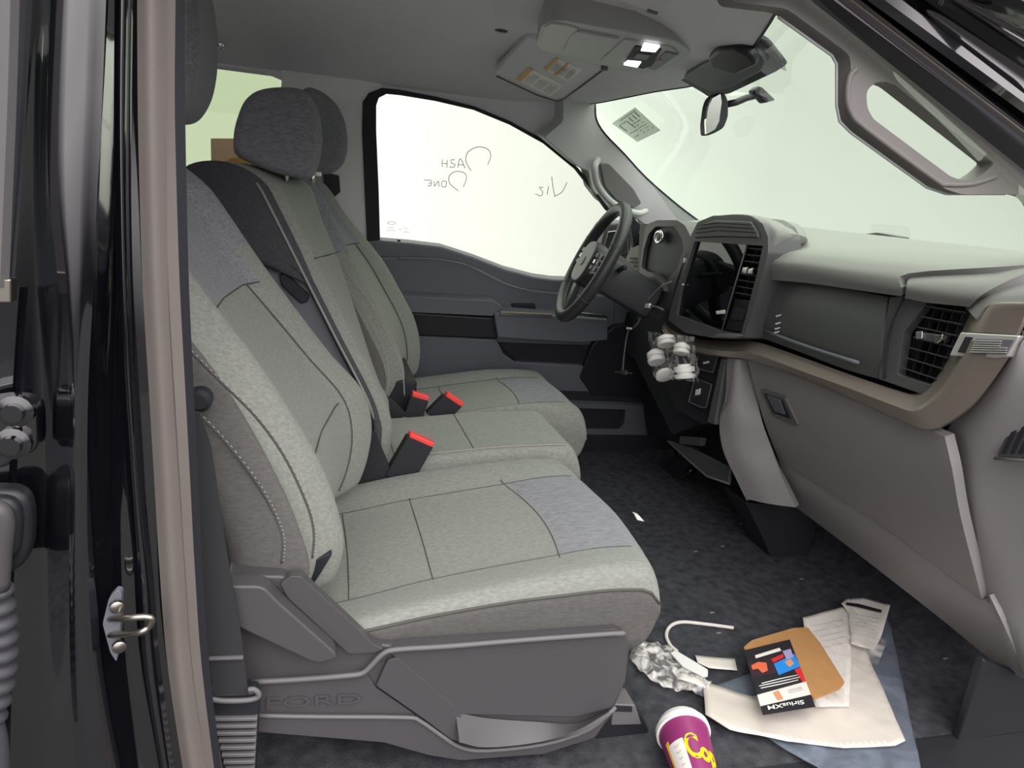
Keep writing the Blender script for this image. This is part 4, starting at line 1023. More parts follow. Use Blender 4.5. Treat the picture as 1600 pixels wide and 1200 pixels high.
slab('vent_knob', [(1169, 420), (1177, 418), (1174, 429), (1167, 428)], XP(1.030), 0.01, CHR, vc, bevel=0.002)
slab('port_recess', [(1145, 466), (1178, 470), (1163, 519), (1132, 516)], XP(1.050), 0.02, PLB, da, bevel=0.003)
slab('port_door', [(1146, 480), (1166, 483), (1161, 501), (1141, 499)], XP(1.044), 0.008, BLK, da, bevel=0.002, r=0.003)
slab('left_vent_strip', [(1080, 378), (1086, 378), (1063, 455), (1056, 492), (1049, 488), (1058, 450)], XP(1.034), 0.02, PLB, da, bevel=0.002)
for q in (((1068, 403), (1076, 402), (1074, 410), (1067, 411)), ((1062, 443), (1067, 443), (1066, 446), (1062, 446))):
    slab('side_clip', q, XP(1.030), 0.006, WHP, da, bevel=0.001)
slab('screen_clip', [(1118, 486), (1131, 484), (1131, 490), (1119, 491)], XP(1.036), 0.006, WHP, da, bevel=0.001)
slab('bezel_ledge', [(1112, 527), (1122, 521), (1150, 522), (1160, 525), (1148, 529)], XP(1.022), 0.03, PLM, da, bevel=0.003)
# instrument cluster
CLP = XP(1.06)
slab('cluster_hood', [(1008, 356), (1014, 349), (1027, 344), (1058, 344), (1070, 352), (1082, 375), (1074, 390), (1055, 445), (1048, 478), (1030, 500), (1000, 480), (998, 430), (1004, 380)], CLP, 0.14, PLG, da, bevel=0.010, r=0.008,
     hole=[(1013, 366), (1024, 354), (1054, 354), (1065, 372), (1068, 390), (1058, 420), (1040, 440), (1020, 430), (1002, 418), (1006, 390)], rh=0.01)
clp_ = slab('cluster_screen', [(1000, 350), (1070, 350), (1066, 430), (1030, 445), (996, 430)], XP(1.073), 0.02, CLB, da, bevel=0)
c = W(1030, 370, XP(1.058))
ring = [c+Vector((0, math.cos(a)*0.024, math.sin(a)*0.017)) for a in [2*math.pi*k/24 for k in range(24)]]
sr = tube('start_button_ring', ring, 0.006, CHR, da, closed=True)
lathe('start_button', [(0, 0.013), (0.004, 0.013), (0.006, 0.010)], c, (-1, 0, 0), PLM, sr, 20)
slab('lower_cluster_piece', [(1006, 424), (1018, 426), (1034, 442), (1038, 456), (1020, 448), (1004, 436)], XP(1.045), 0.03, PLG, da, bevel=0.005, r=0.004)
# left side vent on the driver's side
lvv = thing_vent = slab('side_vent', [(976, 408), (985, 388), (1000, 382), (1008, 384), (1004, 420), (990, 425)], XP(1.10), 0.04, PLM, da, bevel=0.006, r=0.006)
for k in range(3):
    slab('slat', [(984, 402+k*6), (1000, 403+k*6), (1000, 406+k*6), (984, 405+k*6)], XP(1.093), 0.006, BLK, lvv, bevel=0)
# main lower dash body on the driver's side
slab('driver_knee_panel', [(950, 500), (1000, 480), (1050, 500), (1100, 530), (1100, 660), (1050, 680), (1010, 600), (990, 560), (960, 540)], XP(1.14), 0.06, BLK, da, bevel=0.01, r=0.01)
slab('underdash_panel', [(1000, 600), (1100, 640), (1170, 760), (1150, 790), (1090, 700), (1010, 680)], XP(1.26), 0.10, BLK, da, bevel=0.01)
prism('dash_core', [(1.17, -0.04, 0.56), (1.15, -0.04, 0.85), (1.55, -0.04, 0.88), (1.60, -0.04, 0.50), (1.44, -0.04, 0.24), (1.36, -0.04, 0.24)], (0, 1.6, 0), BLK, da, bevel=0)
# loose bracket panel under the stack
slab('bracket_panel', [(1043, 688), (1080, 700), (1140, 730), (1138, 756), (1104, 744)], XP(1.16), 0.01, PLS, da, bevel=0.003)
tube('bracket_edge', [W(x, y, XP(1.158)) for x, y in ((1043, 689), (1070, 714), (1104, 744), (1140, 756))], 0.003, PLM, da)
slab('connector_block', [(1062, 681), (1096, 684), (1093, 697), (1060, 694)], XP(1.15), 0.02, PLS, da, bevel=0.003)
# footwell duct / transmission side
du = slab('footwell_duct', [(1165, 785), (1255, 793), (1275, 830), (1262, 868), (1208, 880), (1196, 850)], ('y', 0.75), 0.12, PLB, bevel=0.010, r=0.01)
tag(du, 'dark plastic footwell duct standing on the carpet under the dash', 'duct')

# ---- kick panel at the lower right
kp = struct(slab('trim_7', [(1538, 1030), (1605, 1058), (1760, 1060), (1800, 1300), (1450, 1300), (1485, 1200)], ('y', 0.02), 0.02, PLB, bevel=0.006))

# ================================================================== STEERING
cst = Vector((0.842, 1.25, 0.765)); up_ = Vector((0.174, 0, 0.378)).normalized(); yy = Vector((0.16, 0.987, 0)).normalized(); nrm = yy.cross(up_).normalized()   # toward the driver?
if nrm.x > 0: nrm = -nrm
sw = thing('steering_wheel', 'black leather steering wheel with spoke buttons in front of the driver seat', 'steering wheel', cst)
R0 = 0.188
def sp(a, r, d=0.0): return cst+yy*(math.cos(a)*r)+up_*(math.sin(a)*r)+nrm*d
rim = [sp(2*math.pi*k/64, R0) for k in range(64)]
ro = tube('rim', rim, 0.0188, LEA, sw, n=14, closed=True)
for a0 in (0.35, math.pi-0.35, math.pi*1.18, -0.56):
    pts = [sp(a0+math.pi/2*0+2*math.pi*0, R0)+(yy*math.cos(a0)+up_*math.sin(a0))*0.0191*math.cos(b)+nrm*0.0191*math.sin(b) for b in [2*math.pi*k/12 for k in range(12)]]
    tube('rim_seam', pts, 0.001, SEAM, ro, closed=True, n=5)
# hub / airbag cover: rounded lozenge
hub = []
for k in range(28):
    a = 2*math.pi*k/28
    rx = 0.085*abs(math.cos(a))**0.75*(1 if math.cos(a) > 0 else -1); rz = 0.072*abs(math.sin(a))**0.75*(1 if math.sin(a) > 0 else -1)
    hub.append(cst+yy*rx+up_*(rz-0.01)+nrm*0.028)
prism('hub', hub, -nrm*0.05, LEA, sw, bevel=0.012, seg=4)
for s in (-1, 1):
    pl_ = [cst+yy*(s*0.06)+up_*0.042+nrm*0.018, cst+yy*(s*0.178)+up_*0.030+nrm*0.004, cst+yy*(s*0.178)+up_*(-0.022)+nrm*0.004, cst+yy*(s*0.06)+up_*(-0.045)+nrm*0.018]
    so = prism('spoke', pl_, -nrm*0.018, PLG, sw, bevel=0.005)
    for r_ in range(3):
        for c_ in range(2):
            p = cst+yy*(s*(0.100+c_*0.034))+up_*(0.024-r_*0.020)+nrm*(0.0185-c_*0.004)
            box('spoke_button', p, yy*0.013, up_*0.007, nrm*0.003, CHR if (r_ == 1 and c_ == 0) else PLM, so, bevel=0.0015)
pl_ = [cst+yy*-0.028+up_*-0.06+nrm*0.018, cst+yy*0.028+up_*-0.06+nrm*0.018, cst+yy*0.022+up_*-0.178+nrm*0.004, cst+yy*-0.022+up_*-0.178+nrm*0.004]
lo = prism('spoke', pl_, -nrm*0.016, PLB, sw, bevel=0.004)
lathe('hub_emblem', [(0, 0.016), (0.003, 0.016), (0.004, 0.012)], cst+nrm*0.027+up_*-0.01, nrm, PLM, sw, 24)
co_ = thing('steering_column', 'dark steering column cover with stalk behind the steering wheel', 'steering column', cst-nrm*0.05)
q = [cst+yy*(a)+up_*(b)-nrm*0.03 for a, b in ((-0.06, 0.045), (0.06, 0.045), (0.075, 0.0), (0.06, -0.07), (-0.06, -0.07), (-0.075, 0.0))]
prism('column_shroud', q, -nrm*0.20, PLB, co_, bevel=0.012, seg=4)
slab('shroud_top', [(953, 398), (962, 393), (990, 414), (994, 428), (980, 428), (952, 410)], ('y', 1.20), 0.10, PLM, co_, bevel=0.006, r=0.004)
tube('stalk', [cst-nrm*0.07+yy*-0.07+up_*0.02, cst-nrm*0.06+yy*-0.13+up_*0.03, cst-nrm*0.055+yy*-0.16+up_*0.032], 0.008, BLK, co_, sm=3, n=10)

# ================================================================== ROOF ITEMS
def zr(x, y): return W(x, y, ('z', 1.288))
def CP(x, y, d=0.0): return W(x, y, ('z', 1.262-d))
def cslab(name, px, d, t, m, parent, **k): return prism(name, corner([CP(x, y, d) for x, y in px], k.pop('r', 0.006)), (0, 0, t), m, parent, **k)
oc = thing('overhead_console', 'grey overhead console with two lit map lamps and a sunglasses bin', 'console', CP(960, 80))
cslab('console_body', [(838, 68), (846, 42), (862, 33), (880, 32), (1050, 62), (1078, 78), (1082, 92), (1030, 116), (1018, 119), (990, 112), (930, 100), (870, 84), (845, 78)], 0.0, 0.045, CONS, oc, bevel=0.012, seg=4, r=0.01)
cslab('rear_cover', [(843, 66), (850, 44), (862, 37), (885, 40), (905, 46), (893, 56), (882, 78), (870, 80), (850, 74)], 0.003, 0.006, CONS, oc, bevel=0.003)
cslab('sunglasses_door', [(882, 78), (892, 56), (902, 50), (968, 62), (938, 94), (925, 95)], 0.005, 0.008, CONS, oc, bevel=0.003)
cslab('lamp_panel', [(976, 62), (1048, 74), (1062, 86), (1022, 112), (938, 96)], 0.003, 0.006, CONS, oc, bevel=0.003)
cslab('switch_recess', [(992, 73), (1034, 78), (1018, 104), (1005, 108), (974, 101)], 0.006, 0.006, BLK, oc, bevel=0.002)
cslab('map_lamp', [(1006, 70), (1031, 74), (1024, 82), (1001, 80)], 0.009, 0.005, LAMP, oc, bevel=0.001, r=0.002)
cslab('map_lamp', [(980, 96), (1002, 98), (996, 106), (974, 102)], 0.009, 0.005, LAMP, oc, bevel=0.001, r=0.002)
cslab('rocker_switch', [(996, 84), (1016, 87), (1010, 94), (990, 91)], 0.009, 0.004, PLD, oc, bevel=0.002, r=0.002)
cslab('switch_bank', [(1040, 82), (1060, 86), (1025, 110), (1012, 108)], 0.006, 0.006, PLD, oc, bevel=0.002)
lathe('indicator', [(0, 0.004), (0.002, 0.003)], CP(1031, 94, 0.007), (0, 0, -1), CORA, oc, 10)
# far sun visor
VP_ = ((0.60, 1.00, 1.272), (0.12, 0.13, 1.0))
sv = thing('sun_visor', 'grey sun visor on the driver side with two warning labels', 'visor', W(860, 110, VP_))
def vs_(name, px, off, t, m, par, **k): return slab(name, px, ((0.60, 1.00, 1.272-off), (0.12, 0.13, 1.0)), t, m, par, **k)
vp = vs_('visor_panel', [(773, 113), (778, 108), (823, 58), (832, 60), (900, 80), (945, 98), (948, 106), (880, 156), (868, 158), (852, 152), (840, 150), (776, 120)], 0.0, 0.02, HL, sv, bevel=0.006, r=0.006)
tube('visor_edge', [W(x, y, ((0.60, 1.00, 1.270), (0.12, 0.13, 1.0))) for x, y in ((776, 119), (840, 149), (853, 153), (869, 158), (881, 155), (947, 106))], 0.0022, PLM, vp)
la = vs_('warning_label', [(806, 124), (826, 106), (882, 133), (860, 151)], 0.001, 0.0006, LABW, vp, bevel=0)
vs_('label_heading', [(806, 124), (826, 106), (833, 109), (813, 128)], 0.0018, 0.0005, LABO, la, bevel=0)
lb_ = vs_('warning_label', [(850, 108), (869, 90), (910, 109), (888, 127)], 0.001, 0.0006, LABW, vp, bevel=0)
vs_('label_heading', [(850, 108), (869, 90), (874, 92), (855, 111)], 0.0018, 0.0005, LABO, lb_, bevel=0)
vs_('label_stripe', [(865, 116), (885, 98), (889, 100), (869, 118)], 0.0018, 0.0005, LABO, lb_, bevel=0)
VPf = ((0.60, 1.00, 1.2698), (0.12, 0.13, 1.0))
for quad, par in (([(806, 124), (826, 106), (882, 133), (860, 151)], la), ([(850, 108), (869, 90), (910, 109), (888, 127)], lb_)):
    f = q4(quad, VPf); L = []
    for j in range(3):
        for i in range(9):
            v = 0.2+j*0.27; u = 0.0
            L.append([f(v+i*0.024, 0)*0+f(v+i*0.024, 0.1), f(v+i*0.024, 0.5), f(v+i*0.024, 0.55+0.35*random.random())])
    # f's u runs along c0->c1 (short side), v along c0->c3 (long side)
    L = []
    for j in range(3):
        for i in range(8):
            a = 0.17+j*0.28+i*0.028
            L.append([f(0.1, a), f(0.6+0.3*random.random(), a)])
    tubes('label_print', L, 0.0003, LABT, par, 4)
cl_ = W(944, 110, ('z', 1.262)); lathe('visor_clip', [(0, 0.008), (0.02, 0.010), (0.03, 0.006)], (cl_.x, cl_.y, 1.262), (0, 0, 1), PLM, sv, 12)
# near sun visor (only its corner shows)
NV = ((0.55, 0.42, 1.225), (0.10, 0.06, 1.0))
nv = thing('sun_visor', 'grey sun visor corner nearest the camera at the top edge', 'visor', W(1000, 0, NV))
slab('visor_panel', [(880, -40), (935, -10), (978, 4), (1030, 24), (1036, 22), (1060, -5), (1080, -60)], NV, 0.02, HL, nv, bevel=0.006, r=0.006)
slab('visor_edge_label', [(1012, 16), (1028, 21), (1026, 24), (1010, 19)], ((0.55, 0.42, 1.223), (0.10, 0.06, 1.0)), 0.002, PLM, nv, bevel=0)
# mirror and camera housing behind it
CHP = ((0.95, 0.85, 1.198), (0.42, -0.05, 0.9))
ch = thing('sensor_housing', 'dark sensor housing with dotted border at the top centre of the windshield', 'sensor housing', W(1140, 100, CHP))
slab('frit_patch', [(1058, 122), (1110, 88), (1180, 52), (1200, 62), (1222, 90), (1230, 100), (1212, 112), (1140, 146), (1108, 152), (1095, 143)], ((0.95, 0.85, 1.198), (0.42, -0.05, 0.9)), 0.003, DOT, ch, bevel=0, r=0.01)
slab('housing_body', [(1066, 122), (1100, 100), (1160, 78), (1185, 84), (1196, 98), (1190, 112), (1142, 136), (1110, 144)], ((0.93, 0.85, 1.185), (0.42, -0.05, 0.9)), 0.02, PLD, ch, bevel=0.012, seg=4, r=0.012)
slab('lens_pod', [(1104, 92), (1118, 80), (1150, 78), (1176, 92), (1182, 104), (1150, 118), (1112, 108)], ((0.91, 0.85, 1.172), (0.42, -0.05, 0.9)), 0.02, PLB, ch, bevel=0.010, seg=4, r=0.012)
L = []
DPl = ((0.948, 0.85, 1.1965), (0.42, -0.05, 0.9))
for i in range(16):
    t = i/15; x = 1196+t*26+4*math.sin(t*3); y = 60+t*46
    L.append([W(x-16+t*10, y-6+t*2, DPl), W(x-4, y, DPl), W(x+8-t*2, y+4, DPl)])
tubes('dot_rows', L, 0.0010, PLM, ch, 4)
mr = thing('rear_view_mirror', 'black rear-view mirror on an arm at the top of the windshield', 'mirror', W(1125, 180, ('y', 0.63)))
MP = ('y', 0.62)
mh = slab('mirror_housing', [(1107, 165), (1112, 152), (1124, 144), (1134, 146), (1139, 158), (1139, 182), (1132, 200), (1118, 208), (1104, 213), (1103, 195)], MP, 0.03, PLB, mr, bevel=0.008, r=0.008, seg=4)
slab('mirror_glass', [(1104, 210), (1103, 190), (1107, 166), (1113, 153), (1126, 146), (1128, 160), (1124, 190), (1118, 202)], ('y', 0.612), 0.008, MIRG, mh, bevel=0.001)
tube('mirror_arm', [W(x, y, ('y', 0.635)) for x, y in ((1136, 163), (1150, 160), (1166, 153), (1178, 150))], 0.0075, PLB, mr, n=10)
tube('arm_neck', [W(x, y, ('y', 0.635)) for x, y in ((1166, 153), (1190, 148))], 0.004, PLM, mr)
slab('mirror_mount', [(1178, 140), (1186, 134), (1192, 136), (1213, 156), (1196, 161), (1188, 152), (1180, 148)], ('y', 0.625), 0.025, PLB, mr, bevel=0.004)
# door mirror beyond the far glass
dm = thing('door_mirror', 'exterior door mirror beyond the far side glass, seen through the steering wheel', 'mirror', W(960, 400, ('y', 1.80)))
slab('mirror_shell', [(938, 388), (946, 358), (952, 349), (985, 346), (990, 352), (986, 402), (975, 412), (940, 408)], ('y', 1.78), 0.14, PLG, dm, bevel=0.012, r=0.01)
slab('mirror_face', [(944, 384), (950, 362), (980, 358), (982, 396), (945, 402)], ('y', 1.775), 0.01, MIRG, dm, bevel=0.002)
# ================================================================== SMALL THINGS ON THE FLOOR AND DASH
def Z(x, y, z=0.002): return W(x, y, ('z', z))
def flat(name, px, z, t, m, label=None, cat=None, r=0.0, wav=0.0, parent=None, group=None, nsub=6, up=None):
    """thin sheet lying on the floor with real thickness, gently wavy"""
    pts = [Z(x, y, z) for x, y in px]
    if r: pts = corner(pts, r)
    bm = bmesh.new(); vs = [bm.verts.new(p) for p in pts]; bm.faces.new(vs)
    bmesh.ops.triangulate(bm, faces=bm.faces[:])
    for _ in range(nsub if wav else 0):
        es = [e for e in bm.edges if e.calc_length() > 0.02]
        if not es: break
        bmesh.ops.subdivide_edges(bm, edges=es, cuts=1, use_grid_fill=True)
        bmesh.ops.triangulate(bm, faces=bm.faces[:])
    for v in bm.verts:
        if wav: v.co.z += wav*(1+noise.noise(v.co*14+Vector((z*900, 0, 0))))+0.5*wav*noise.noise(v.co*40)
        if up: v.co.z += up(v.co)
    V = [v.co.copy() for v in bm.verts]; bm.verts.index_update()
    F = [[v.index for v in f.verts] for f in bm.faces]
    ed = {}
    k = len(V)
    for f in F:
        for i in range(len(f)): ed[(f[i], f[(i+1) % len(f)])] = 1
    side = [[a, b, b+k, a+k] for (a, b) in ed if (b, a) not in ed]
    F2 = F+[[i+k for i in reversed(f)] for f in F]+side
    V2 = V+[v-Vector((0, 0, t)) for v in V]
    bm.free()
    o = link(name, V2, F2, m, parent, smooth=bool(wav))
    if label: tag(o, label, cat, group)
    return o
flat('clear_plastic_bag', [(1085, 1085), (1215, 1040), (1250, 1000), (1375, 960), (1392, 985), (1415, 1100), (1440, 1215), (1330, 1235), (1212, 1165), (1150, 1125)], 0.006, 0.001, BAGF, 'large clear plastic bag spread on the carpet under the papers', 'bag', wav=0.006)
flat('white_poly_sheet', [(1098, 1066), (1175, 1090), (1245, 1085), (1332, 990), (1345, 1000), (1414, 1160), (1398, 1168), (1320, 1170), (1230, 1160), (1140, 1142), (1102, 1118)], 0.016, 0.001, POLY, 'large white poly sheet with a curved lower edge on the carpet', 'plastic sheet', wav=0.003)
p1 = flat('paper_sheet', [(1254, 966), (1326, 947), (1330, 1030), (1326, 1104), (1275, 1106), (1262, 1030)], 0.026, 0.0008, PAP, 'white printed paper under the brown cardboard', 'paper', wav=0.002)
p2 = flat('folded_leaflet', [(1314, 945), (1322, 938), (1350, 936), (1391, 946), (1378, 992), (1366, 1018), (1330, 1008), (1326, 960)], 0.032, 0.0008, PAP, 'white folded leaflet with a black heading at the back of the papers', 'paper', wav=0.003)
flat('printed_heading', [(1322, 941), (1340, 943), (1378, 953), (1377, 957), (1340, 948), (1322, 945)], 0.041, 0.0005, CBLK, parent=p2)
tubes('printed_lines', [[Z(1330+0*i, 958+i*6, 0.041), Z(1352, 962+i*6, 0.041), Z(1374-i*1.5, 967+i*6, 0.041)] for i in range(6)], 0.0005, PAPG, p2, 4)
tubes('printed_lines', [[Z(1268+i*1.2, 978+i*9, 0.0325), Z(1290+i*1.0, 974+i*9, 0.0325), Z(1318, 968+i*9, 0.0325)] for i in range(5)], 0.0005, PAPG, p1, 4)
flat('clear_document_sleeve', [(1262, 1000), (1330, 950), (1385, 1005), (1372, 1040), (1332, 1030), (1328, 1104), (1270, 1104)], 0.044, 0.0006, FILM3, 'crinkled clear document sleeve over the white papers', 'plastic sleeve', wav=0.003)
flat('cardboard_sheet', [(1161, 1012), (1175, 1000), (1240, 981), (1262, 980), (1282, 1005), (1320, 1066), (1312, 1076), (1272, 1092), (1240, 1050), (1180, 1022)], 0.050, 0.003, CARD, 'brown cardboard mailer piece lying on the papers', 'cardboard', r=0.006)
# printed card with upside-down writing
CQ = [(1163, 1016), (1234, 999), (1274, 1104), (1192, 1117)]
cz = 0.054
cd = flat('subscription_card', CQ, cz, 0.001, CBLK, 'black printed card with colour photos and white writing on the cardboard', 'card')
P4 = [Z(x, y, cz+0.0006) for x, y in CQ]
def cf(u, v, dz=0.0): return P4[0]*(1-u)*(1-v)+P4[1]*u*(1-v)+P4[2]*u*v+P4[3]*(1-u)*v+Vector((0, 0, dz))
def cpoly(name, uv, m, dz=0.0): return prism(name, [cf(u, v, dz) for u, v in uv], (0, 0, -0.0004), m, cd, bevel=0)
cpoly('photo_patch', [(0.0, 0.22), (0.6, 0.22), (0.55, 0.46), (0.0, 0.46)], CMAR, 0.0001)
cpoly('photo_figure', [(0.05, 0.27), (0.2, 0.24), (0.36, 0.28), (0.34, 0.4), (0.22, 0.42), (0.16, 0.34), (0.05, 0.34)], CORA, 0.0004)
cpoly('photo_figure', [(0.48, 0.24), (0.75, 0.2), (0.74, 0.26), (0.5, 0.30)], CRED, 0.0004)
cpoly('photo_patch', [(0.5, 0.32), (0.98, 0.24), (1.0, 0.44), (0.52, 0.50)], CBLU, 0.0004)
cpoly('photo_figure', [(0.76, 0.16), (0.94, 0.15), (0.94, 0.28), (0.78, 0.30)], CLIL, 0.0006)
cpoly('photo_figure', [(0.72, 0.33), (0.86, 0.30), (0.90, 0.38), (0.78, 0.42)], CSKN, 0.0008)
cpoly('red_corner', [(0.86, 0.47), (1.0, 0.45), (1.0, 0.66), (0.93, 0.66)], CRED, 0.0004)
cpoly('white_strip', [(0.0, 0.72), (1.0, 0.66), (1.0, 0.84), (0.0, 0.88)], PAP, 0.0002)
cpoly('photo_figure', [(0.3, 0.73), (0.42, 0.71), (0.46, 0.84), (0.34, 0.85)], CSKN, 0.0005)
def rev(v0, h, u0=0.08, u1=0.9, sl=0.0):   # writing that reads from the other side: u runs right to left, v downward
    return lambda u, v: cf(u1-(u1-u0)*u, v0+h*v+sl*(1-u), 0.0012)
lettering('card_writing', 'SiriusXM', rev(0.90, 0.075, 0.12, 0.82), WHP, cd, bold=0.02)
tubes('illegible_print', [[cf(0.14, 0.575, 0.001), cf(0.5, 0.560, 0.001), cf(0.88, 0.555, 0.001)], [cf(0.08, 0.605, 0.001), cf(0.5, 0.598, 0.001), cf(0.9, 0.590, 0.001)], [cf(0.10, 0.64, 0.001), cf(0.5, 0.635, 0.001), cf(0.86, 0.625, 0.001)]], 0.0011, WHP, cd, 4)
cpoly('illegible_print', [(0.18, 0.125), (0.72, 0.095), (0.74, 0.145), (0.18, 0.175)], PAP, 0.0004)
tubes('illegible_print', [[cf(0.6, 0.74+0.02*i, 0.001), cf(0.88, 0.725+0.02*i, 0.001)] for i in range(3)], 0.0004, PAPG, cd, 4)
# narrow slips and the white tags
flat('paper_slip', [(1086, 1024), (1148, 1030), (1152, 1048), (1108, 1044), (1090, 1036)], 0.006, 0.0008, PAP, 'narrow torn white paper slip on bare carpet left of the card', 'paper', wav=0.001)
flat('white_tag', [(1048, 1020), (1056, 1016), (1106, 1046), (1106, 1056), (1098, 1056), (1066, 1040)], 0.030, 0.003, WHP, 'white rounded plastic tag lying on the crinkled wrap', 'tag', r=0.003)
# crinkled clear wrap
rows = []
for i in range(19):
    t = i/18; r = []
    cx = 990+118*t; cy = 1014+62*t; hw = 9+26*math.sin(math.pi*min(1, t*0.9+0.12))
    for j in range(9):
        s = (j/8-0.5)*2
        px = cx-s*hw*0.35; py = cy+s*hw*0.75
        p = Z(px, py, 0.012)
        p.z += 0.012*(1-s*s)+0.010*noise.noise(Vector((i*0.9, j*1.3, 0)))
        r.append(p)
    rows.append(r)
wrp = sheet('crinkled_wrap', rows, FILM2, thick=0.001, nu=3, nv=3)
tag(wrp, 'crumpled strip of clear plastic wrap in front of the near seat', 'plastic wrap')
cb1 = flat('wrap_label', [(1062, 1050), (1095, 1062), (1102, 1076), (1060, 1062)], 0.034, 0.0008, PAP, parent=wrp, wav=0.002)
# looped clear cord
co1 = tube('looped_cord', [Z(x, y, 0.006) for x, y in ((1058, 1018), (1047, 1008), (1041, 992), (1048, 978), (1066, 972), (1100, 975), (1146, 981))], 0.0042, PAP, sm=5)
tag(co1, 'thin white cord curving on the carpet beyond the wrap', 'strap')
# tiny white debris
for k, (x, y, l) in enumerate(((1000, 812, 'small white tag at the front edge of the near seat cushion'),)):
    o = prism('seat_tag', [W(a, b, ('y', 0.40)) for a, b in ((991, 803), (999, 806), (1007, 815), (996, 813))], (0, 0.012, 0), WHP, bevel=0.001)
    tag(o, l, 'tag')
for k in range(7):
    x, y = ((1085, 862), (1127, 854), (1156, 819), (1250, 905), (1120, 990), (1475, 1030), (1110, 958))[k]
    a = Z(x, y, 0.003)
    o = prism('paper_scrap', [a, a+Vector((0.012, 0.001, 0)), a+Vector((0.013, 0.004, 0)), a+Vector((0.002, 0.005, 0))], (0, 0, -0.001), PAPG, bevel=0)
    tag(o, 'tiny pale scrap on the black carpet, '+('right of the near seat front corner', 'on the middle of the bare carpet', 'farthest back, toward the dash', 'between the seat front and the footwell duct', 'beside the looped white cord', 'by the right edge of the clear bag', 'just behind the white cord, close to the seat')[k], 'scrap', 'tiny scraps scattered on the carpet')
# ---- paper cup lying on the floor
ca = W(1067, 1144, ('z', 0.050)); cbb = W(1112, 1290, ('z', 0.036))
ax = (cbb-ca).normalized()
cup = thing('paper_cup', 'maroon paper cup with yellow writing and white lid, lying on the carpet', 'cup', (ca.x, ca.y, 0.0))
R1, R2, LC = 0.0455, 0.031, 0.15
def cr_(t): return R1+(R2-R1)*t/LC
lathe('cup_body', [(0, R1), (0.02, cr_(0.02)), (LC, R2)], ca, ax, CUPM, cup, 40)
lathe('lid', [(-0.022, 0.028), (-0.022, 0.038), (-0.018, 0.041), (-0.006, 0.043), (-0.004, 0.0485), (0.006, 0.0485), (0.007, R1)], ca, ax, WHP, cup, 40)
side = ax.cross(Vector((0, 0, 1))).normalized()    # horizontal, across the cup
tocam = (CAMP-ca); tocam = (tocam-ax*tocam.dot(ax)).normalized()
lat = ax.cross(tocam).normalized()
if RM.transposed() @ lat is not None and (RM.transposed() @ lat).x < 0: lat = -lat
def cupmap(a, t, e=0.0006): r = cr_(t)+e; return ca+ax*t+(tocam*math.cos(a)+lat*math.sin(a))*r
def cuptext(u, v, a0, a1, t0, h): return cupmap(a0+(a1-a0)*u, t0-h*v+0.004*u)
lettering('cup_writing', 'C', lambda u, v: cuptext(u, v, -0.10, 0.52, 0.088, 0.066), CUPY, cup, bold=0.03)
lettering('cup_writing', 'op', lambda u, v: cuptext(u, v, 0.50, 1.35, 0.094, 0.052), CUPY, cup, bold=0.04)
tube('printed_arc', [cupmap(0.15+0.45*k/8, 0.125-0.008*math.sin(math.pi*k/8), 0.0008) for k in range(9)], 0.003, CUPY, cup, n=6)
def cuppatch(name, a0, a1, t0, t1, m, e=0.0008):
    rows = [[cupmap(a0+(a1-a0)*i/8, t0+(t1-t0)*j/4, e) for i in range(9)] for j in range(5)]
    return sheet(name, rows, m, cup, thick=0.0004, nu=1, nv=1)
lbp = cuppatch('cup_label', -0.85, -0.08, 0.05, 0.135, PAP, 0.0012)
cuppatch('yellow_corner', -0.98, -0.78, 0.040, 0.13, CUPY, 0.0005)
tubes('label_print', [[cupmap(-0.55+0.03*i, 0.06+0.012*i, 0.0018), cupmap(-0.42, 0.062+0.012*i, 0.0018), cupmap(-0.30, 0.06+0.012*i, 0.0018)] for i in range(4)], 0.0004, PAPG, lbp, 4)
# ---- pedals
pd = thing('brake_pedal', 'black brake pedal with pale edge hanging above the far carpet', 'pedal', W(1060, 735, XP(1.32)))
slab('pedal_pad', [(1035, 728), (1060, 714), (1078, 724), (1068, 742), (1048, 750), (1038, 746)], XP(1.30), 0.015, PLB, pd, bevel=0.004, r=0.004)
tube('pedal_arm', [W(x, y, XP(v)) for x, y, v in ((1060, 722, 1.31), (1052, 690, 1.36), (1045, 640, 1.42))], 0.008, BLK, pd, sm=3)
tube('pedal_edge', [W(x, y, XP(1.295)) for x, y in ((1034, 752), (1044, 752), (1060, 748), (1072, 742), (1080, 735))], 0.004, STL, pd, sm=3)
# ---- hanging wires from the cluster
def wire(label, pts, r, m, clip=None):
    o = tube('hanging_wire', [W(x, y, XP(v)) for x, y, v in pts], r, m, sm=6)
    tag(o, label, 'wire'); return o
w1 = wire('grey loose wire looping from the cluster down beside the centre screen', [(1050, 440, 1.04), (1036, 446, 1.02), (1022, 458, 1.01), (1010, 472, 1.0), (1003, 486, 1.0), (998, 502, 1.0), (990, 512, 1.0)], 0.0028, PLM)
slab('wire_connector', [(1003, 475), (1014, 474), (1014, 481), (1003, 481)], XP(0.995), 0.008, WHP, w1, bevel=0.001)
tube('wire_sleeve', [W(x, y, XP(1.0)) for x, y in ((1014, 478), (1026, 480), (1036, 484))], 0.0032, PLM, w1, sm=3)
for k in range(3): slab('wire_clip', [(996, 488+k*4), (1003, 487+k*4), (1002, 489.5+k*4), (996, 490.5+k*4)], XP(0.996), 0.005, STL, w1, bevel=0.0005)
w2 = wire('grey strap hanging down in front of the far door, with a small crossbar', [(983, 512, 1.0), (979, 528, 1.0), (976, 548, 1.0), (974, 566, 1.0), (973, 583, 1.0)], 0.0026, PLM)
slab('crossbar', [(960, 580), (986, 582), (986, 584.5), (960, 582.5)], XP(0.998), 0.004, STL, w2, bevel=0.0005)
